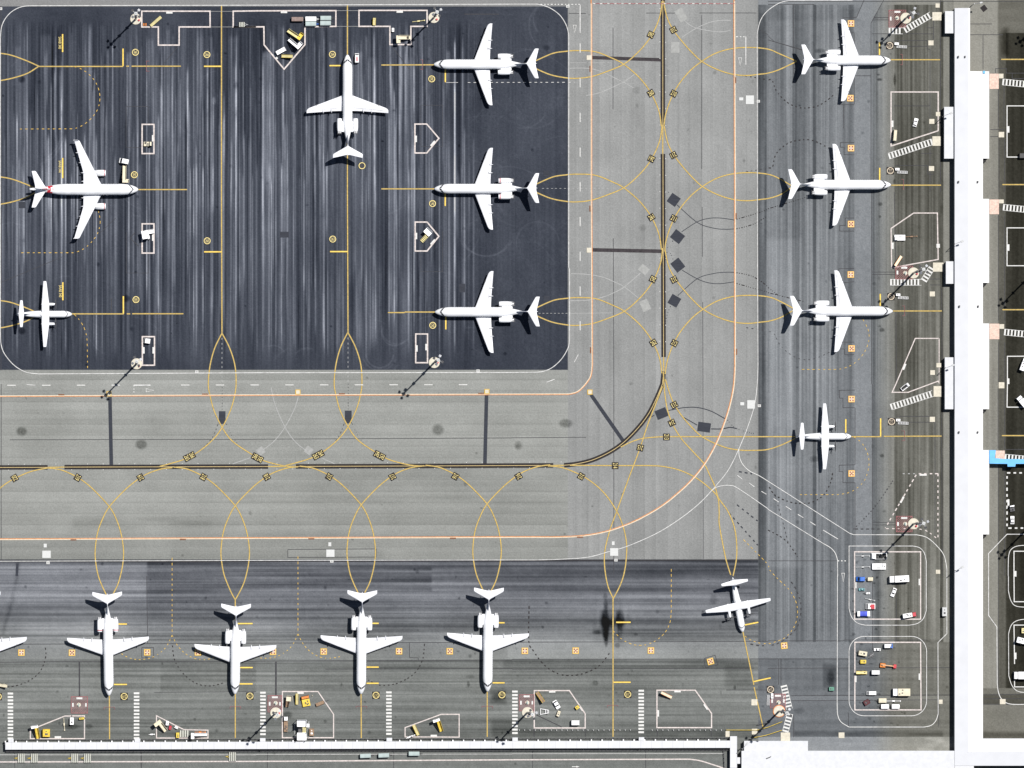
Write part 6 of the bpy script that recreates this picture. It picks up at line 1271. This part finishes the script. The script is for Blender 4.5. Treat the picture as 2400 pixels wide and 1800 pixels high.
# tall service platform
sp = root('service_platform', 707, 1711, 90, 'tall white steel service platform standing over the walkway edge', 'service platform', None, 4)
mb = MB()
for x0, x1, z in ((1.2, 3.6, 5.0), (-3.6, -.9, 4.4)): mb.box(x0, x1, -1.65, 1.65, z-.15, z)
mb.build('deck', M_VWHITE, sp)
mb = MB()
for u in (-3.5, -1, 1.3, 3.5):
    for v in (-1.6, 1.6): mb.box(u-.08, u+.08, v-.08, v+.08, 0, 5.9)
for v in (-2.6, 2.4): mb.tube((3.0, v, .3), (-2.6, v, .3), .09, n=6); mb.tube((3.0, v, .3), (1.4, v*.6, 4.9), .08, n=6); mb.tube((-2.6, v, .3), (-2.0, v*.6, 4.2), .08, n=6)
mb.build('frame', M_LGREY, sp)
mb = MB()
for i in range(10): mb.box(1.2-i*.42, 1.62-i*.42, -1.5, -.3, 4.6-i*.42, 4.75-i*.42)
mb.build('steps', M_PYEL, sp)
mb = MB(); mb.box(1.2, 3.6, -1.68, -1.6, 5, 6); mb.box(3.55, 3.62, -1.6, 1.6, 5, 6); mb.box(1.0, 2.2, -2.7, -1.7, 3.2, 3.4); mb.build('guard_panel', M_VWHITE, sp)
mb = MB(); mb.box(-.8, 1.0, 0, 1.2, 1.0, 2.6); mb.box(-2.6, -1.2, -.6, .6, .4, 1.8); mb.build('lift_engine', M_DGREY, sp)
unit(730.5, 1716, 90, 17, 11, 'small brown and white cart at the right foot of the service platform', M_BRN, h=1.3, bar=0, cat='service cart', name='service_cart', topm=M_VWHITE)
belt(974.3, 1711.5, 115, 27, 8, 'slim yellow belt loader in the slanted outline third from the left', M_YEL)
stairs(1035, 1714, 1027.5, 1690, 8, 'yellow boarding stairs with a white platform, right of a slim loader', side=1, fl=1.0, fw=.8, m=M_YEL)
towbar(963.5, 1725.5, 18, 20, 'white pipes lying beside the slim yellow loader', M_VWHITE)
towbar(958, 1728, 24, 14, 'short white pipe at the walkway fence left of the slim loader', M_VWHITE)
for x, y, w in [(856.5, 1771.5, 'left'), (899.5, 1770.5, 'middle'), (970.5, 1766.5, 'right')]: cart(x, y, 2 if w != 'right' else 0, 25, 10, f'grey-green baggage cart on the bottom road, {w} of three', M_GREYG)
belt(1267, 1633.6, -56, 28, 9, 'brown and yellow cargo loader in the upper left corner of its outline', M_YEL, bm=M_BRN)
car(1304.4, 1651.5, -58, 21, 11, 'white pickup facing down in the outline right of the mast', name='pickup_truck', cat='pickup')
unit(1309, 1672.5, 70, 13, 7, 'small pale trailer unit hitched below the white pickup', M_CREAM, bar=1.2)
r = root('cart_frame', 1275, 1667.8, 0, 'empty white cart frame right of the floodlight mast base', 'cart frame', None, .6)
mb = MB()
for a, b in [((-1.3, -1.0), (1.6, -.5)), ((-1.3, 1.0), (1.6, .5)), ((-1.3, -1.0), (-1.3, 1.0)), ((1.6, -.5), (1.6, .5)), ((.5, -.75), (.5, .75)), ((1.1, -.6), (1.1, .6))]: mb.tube((a[0], a[1], .6), (b[0], b[1], .6), .11, n=6)
mb.build('frame', M_VWHITE, r); wheels(r, 3, 1.8, .25)
unit(1353, 1658, 35, 9, 8, 'small yellow unit at the slanted edge of its outline', M_YEL, bar=.5)
van(1349, 1694, 0, 20, 12, 'white van alone in the lower right of the outline by the mast', h=2.2, hood=.1)
belt(1562, 1629.4, 154, 28, 8, 'orange and white loader, only vehicle in the empty outline', M_ORG, bm=M_CREAM)
# equipment park
tug(2060.8, 1303.3, 180, 37, 15.5, 'white pushback tug with a black open deck at the top of the park')
towbar(2021.8, 1303, 0, 34, 'long tow bar hitched to the tug with the black deck')
tug(2060.3, 1327.7, 180, 33, 15, 'all white pushback tug below the black decked one', open_=False, deck=M_LGREY)
towbar(2022, 1329, 2, 34, 'long tow bar hitched to the all white tug')
van(2017, 1357, 180, 20, 11, 'bright blue tractor at the left edge of the park', M_BLUE, h=1.6, name='baggage_tractor', cat='tractor', hood=.45)
cart(2039.7, 1357.5, 180, 12, 9, 'small cream topped cart behind the blue tractor', M_CREAM, h=1.5)
truck(2107, 1357, 183, 46, 15, 'large white box truck in the middle of the upper park', h=3.4, boxh=3.1)
car(2019.6, 1381.4, 180, 14, 6.5, 'tiny teal car below the blue tractor', M_TEAL)
unit(2034, 1390.5, 184, 10, 4.5, 'tiny white unit below the teal car', M_VWHITE, h=1.0)
car(2094.5, 1388.5, 248, 21, 9.5, 'white pickup facing down-left in the upper park', name='pickup_truck', cat='pickup')
towbar(2038.6, 1405, -13, 25, 'thin grey tow bar above the red and white tractor', M_LGREY)
van(2040.2, 1421, 180, 22, 14, 'red and white tractor in the lower left of the upper park', M_VWHITE, h=1.7, name='baggage_tractor', cat='tractor', roofm=M_RED)
mb = MB(); mb.box(.1, 1.4, -.9, .7, 1.68, 1.8); o = mb.build('engine_cover', M_RED, bpy.data.objects[-1] if False else [q for q in bpy.data.objects if q.get('label', '').startswith('red and white tractor')][0]); o.rotation_euler = (0, 0, math.pi)
cart(2024, 1438.4, 180, 29, 11.5, 'baggage cart with a royal blue tarpaulin and white ends', M_RBLUE, ends=M_VWHITE)
truck(2132, 1441.7, 9, 32, 10, 'long white truck with a red cab at the lower right of the upper park', M_VWHITE, M_RED, boxh=2.4, h=2.4)
unit(2213.6, 1433.5, 90, 21, 11, 'grey metal cabinet beside the terminal wall', M_LGREY, h=2.2, bar=0, cat='equipment cabinet', name='equipment_cabinet')
van(2082.5, 1514, 0, 20, 10, 'white van with a blue front at the top of the lower park', front=M_BLUE, h=2.0)
car(2056, 1522.5, 180, 16, 7, 'tiny white open car left of the van with the blue front')
unit(2022, 1531.5, 170, 20, 11, 'cream and white service machine at the upper left of the lower park', M_CREAM, h=1.8, cat='service machine', name='service_machine')
r = root('light_tower_shade', 2042, 1536, 35, 'dark panel standing in for shade beside the cream service machine', 'shade panel', None, 1)  # flat dark panel stands in for the blob of shade lying here
mb = MB(); mb.prism([(-1.2, -.4), (.9, -.9), (1.2, .5), (-.3, .7)], .3, .55); mb.build('panel', M_DGREY, r); mb = MB(); mb.tube((-1.2, 0, .3), (1.0, 0, .9), .08, n=6); mb.build('mast_arm', M_LGREY, r)
unit(2022.9, 1550.8, 180, 14, 9, 'bright yellow ground power unit in the lower park', M_YEL)
belt(2019, 1575.7, 0, 26, 8, 'orange-yellow belt loader at the left line of the lower park', M_YEL, h0=2.0, h1=1.2)
van(2052.7, 1576, 0, 20, 10.5, 'white van right of the orange-yellow belt loader', h=2.1, hood=.1)
r = root('boom_lift', 2082, 1560.5, -5, 'orange boom lift folded flat in the lower park', 'boom lift', None, 2)
mb = MB(); mb.box(-2.9, -.9, -.8, .8, .5, 1.2, taper=.1); mb.build('chassis', M_ORG, r); mb = MB(); mb.tube((-2.4, .1, 1.6), (2.0, 0, 1.3), .24, .18, n=8); mb.tube((-2.4, .1, 1.2), (-1.8, .1, 1.9), .3, n=8); mb.build('boom', mat('pale_orange', (.75, .45, .25), .5, .2), r); mb = MB(); mb.box(1.8, 2.9, -.7, .7, .4, 1.3, taper=.05); mb.build('basket', M_RED, r); wheels(r, 4, 1.7, .4, xs_=(-2.4, -1.2))
van(2042.4, 1624.5, 180, 22, 9.5, 'white double cab pickup below the centre of the lower park', h=1.7, name='pickup_truck', cat='pickup')
truck(2112.4, 1622.4, 180, 41, 17, 'large white de-icing truck at the right of the lower park', M_CREAM, M_VWHITE, boxh=2.5, h=3.0)
cart(2068.4, 1642, 180, 18, 11, 'cream topped cart with a long pole on its right', M_CREAM, h=1.5)
towbar(2094, 1643, 0, 34, 'long white pole pointing right from the cream topped cart', M_VWHITE)
cart(2074, 1656, 180, 18, 10.5, 'white cart at the bottom line of the park, left of two', M_VWHITE, h=1.6)
cart(2099, 1656, 180, 18, 10.5, 'white cart at the bottom line of the park, right of two', M_VWHITE, h=1.6)
unit(2031.5, 1646, 30, 14, 12, 'dark red and black machine in the lower left of the park', mat('dark_red_steel', (.09, .025, .03), .7, .4, 2), h=1.1, cat='service machine', name='service_machine')
unit(1949, 1614.5, 0, 12, 9, 'small green machine alone left of the lower park', M_GREEN, h=1.3, bar=0, cat='service machine', name='service_machine')
car(2145.8, 287, 75, 20, 9.5, 'white car alone in the top right outline near the terminal', name='parked_car')
van(2097.8, 317, 85, 27, 8, 'cream minibus on the left line of the top right outline', M_CREAM, h=2.8, name='apron_bus', cat='bus', hood=.08)
tug(2109, 557, 0, 26, 14, 'white pushback tug in the six-sided outline', open_=False, deck=M_LGREY)
towbar(2136, 554.4, 3, 28, 'brown tow bar hitched to the tug in the six-sided outline', M_BRN)
belt(2106, 612, 236, 28, 8, 'white and orange conveyor in the lower corner of the six-sided outline', M_ORG, bm=M_CREAM)
tug(2121.4, 906.8, 38, 22, 10, 'black and white tug in the lowest slanted outline by the terminal', body=M_VWHITE)
for i, (c, r_, x, y) in enumerate([(3, 0, 1112, 378), (3, 0, 1118, 1462), (3, 1, 1125, 888), (3, 2, 1125, 312)]):
    q = t(c, r_, x, y); w = ['topmost gate', 'second gate', 'third gate', 'fourth gate'][i]
    unit(q[0], q[1], 0, 10, 6, 'small white air unit beside the number ring, '+w, M_VWHITE, h=1.2, bar=0, cat='air unit', name='air_conditioning_unit')
    s_ = root('towable_ladder', q[0]+12.5, q[1]+7, -3, 'white towable hose ladder beside the number ring, '+w, 'towable ladder', 'towable ladders beside the gates', .8)
    mb = MB()
    for v in (-.38, 0, .38): mb.tube((-2.0, v, .5), (1.7, v, .8), .07, n=6)
    for u in (-1.7, -.8, .1, 1.0, 1.6): mb.tube((u, -.38, .6), (u, .38, .6), .05, n=6)
    mb.build('hose_frame', M_VWHITE, s_); wheels(s_, 3.6, .9, .25, xs_=(1.6,))
s_ = root('towable_ladder', 1800.5, 1640, 88, 'white towable ladder left of the orange rimmed mast', 'towable ladder', 'towable ladders beside the gates', .8)
mb = MB()
for v in (-.38, 0, .38): mb.tube((-2.0, v, .5), (1.7, v, .8), .07, n=6)
mb.build('hose_frame', M_VWHITE, s_); wheels(s_, 3.6, .9, .25, xs_=(-1.6,))
unit(1809.5, 1631, 90, 12, 6, 'small white air unit below the ring marked 214', M_VWHITE, h=1.3, bar=0, cat='air unit', name='air_conditioning_unit')
for i, (x, y, l) in enumerate([(162, 1652+0, 'on the red hatched square above the lower left outline')]): pass
for x, y, w in [(184.5, 1652, 'in the middle of the red hatched square at the bottom left'), (646, 1648, 'above the mast base near the brown steps'), (1236, 1647, 'above the mast base by the cart frame'), (1825, 1646.5, 'above the orange rimmed mast base'), (2103, 42, 'left of the top right mast base'), (2122, 640, 'left of the middle mast base near the terminal'), (2122, 1228, 'left of the mast base above the park')]:
    r = root('fire_hydrant', x, y, random.randint(0, 90), 'small pale hydrant box '+w, 'hydrant', 'hydrants on the red hatched squares', 1)
    n = 14; mb = MB(); mb.loft([[(k*math.cos(2*math.pi*i/n), k*math.sin(2*math.pi*i/n), z) for i in range(n)] for k, z in ((.75, 0), (.75, .2), (.6, .28))]); mb.build('base', M_CONC, r)
    mb = MB(); mb.box(-.35, .35, -.25, .3, .28, 1.1, taper=.05); mb.tube((-.7, -.4, .5), (.6, .3, .9), .08, n=6); mb.build('valve_box', M_GREYG, r)
truck(2372.9, 1191, 100, 15, 11, 'white service truck right of the blue boarding bridge', kind='deck', box=M_DGREY, h=3.2)
car(2372.9, 1219, 90, 19, 9.5, 'white car with a dark roof below the service truck at the right edge')
truck(2396, 941, 130, 30, 13, 'white truck slanting at the right edge above the boarding bridge')
truck(2399, 854, 70, 30, 10, 'white truck with a dark shadow at the right edge, inside an outline')
truck(2396, 1502, -14, 26, 13, 'white truck at the right edge in the lower right outline')
truck(2392, 1583, 180, 32, 17, 'big white truck at the lower right edge', boxh=3.2, h=3.4)
unit(2398, 1478, 90, 12, 8, 'small yellow unit at the right edge above the white truck', M_PYEL, bar=0)
van(2399, 365, 0, 20, 12, 'black van cut by the right edge of the picture', mat('black_paint', (.02, .02, .022), .4, .1))
belt(6, 1606, -8, 22, 8, 'cream conveyor at the left edge under the cut off jet', M_CREAM, bm=M_CREAM)

for o in bpy.data.objects:
    if len(str(o.get('label', '')).split()) > 16: print('LONG', o['label'])
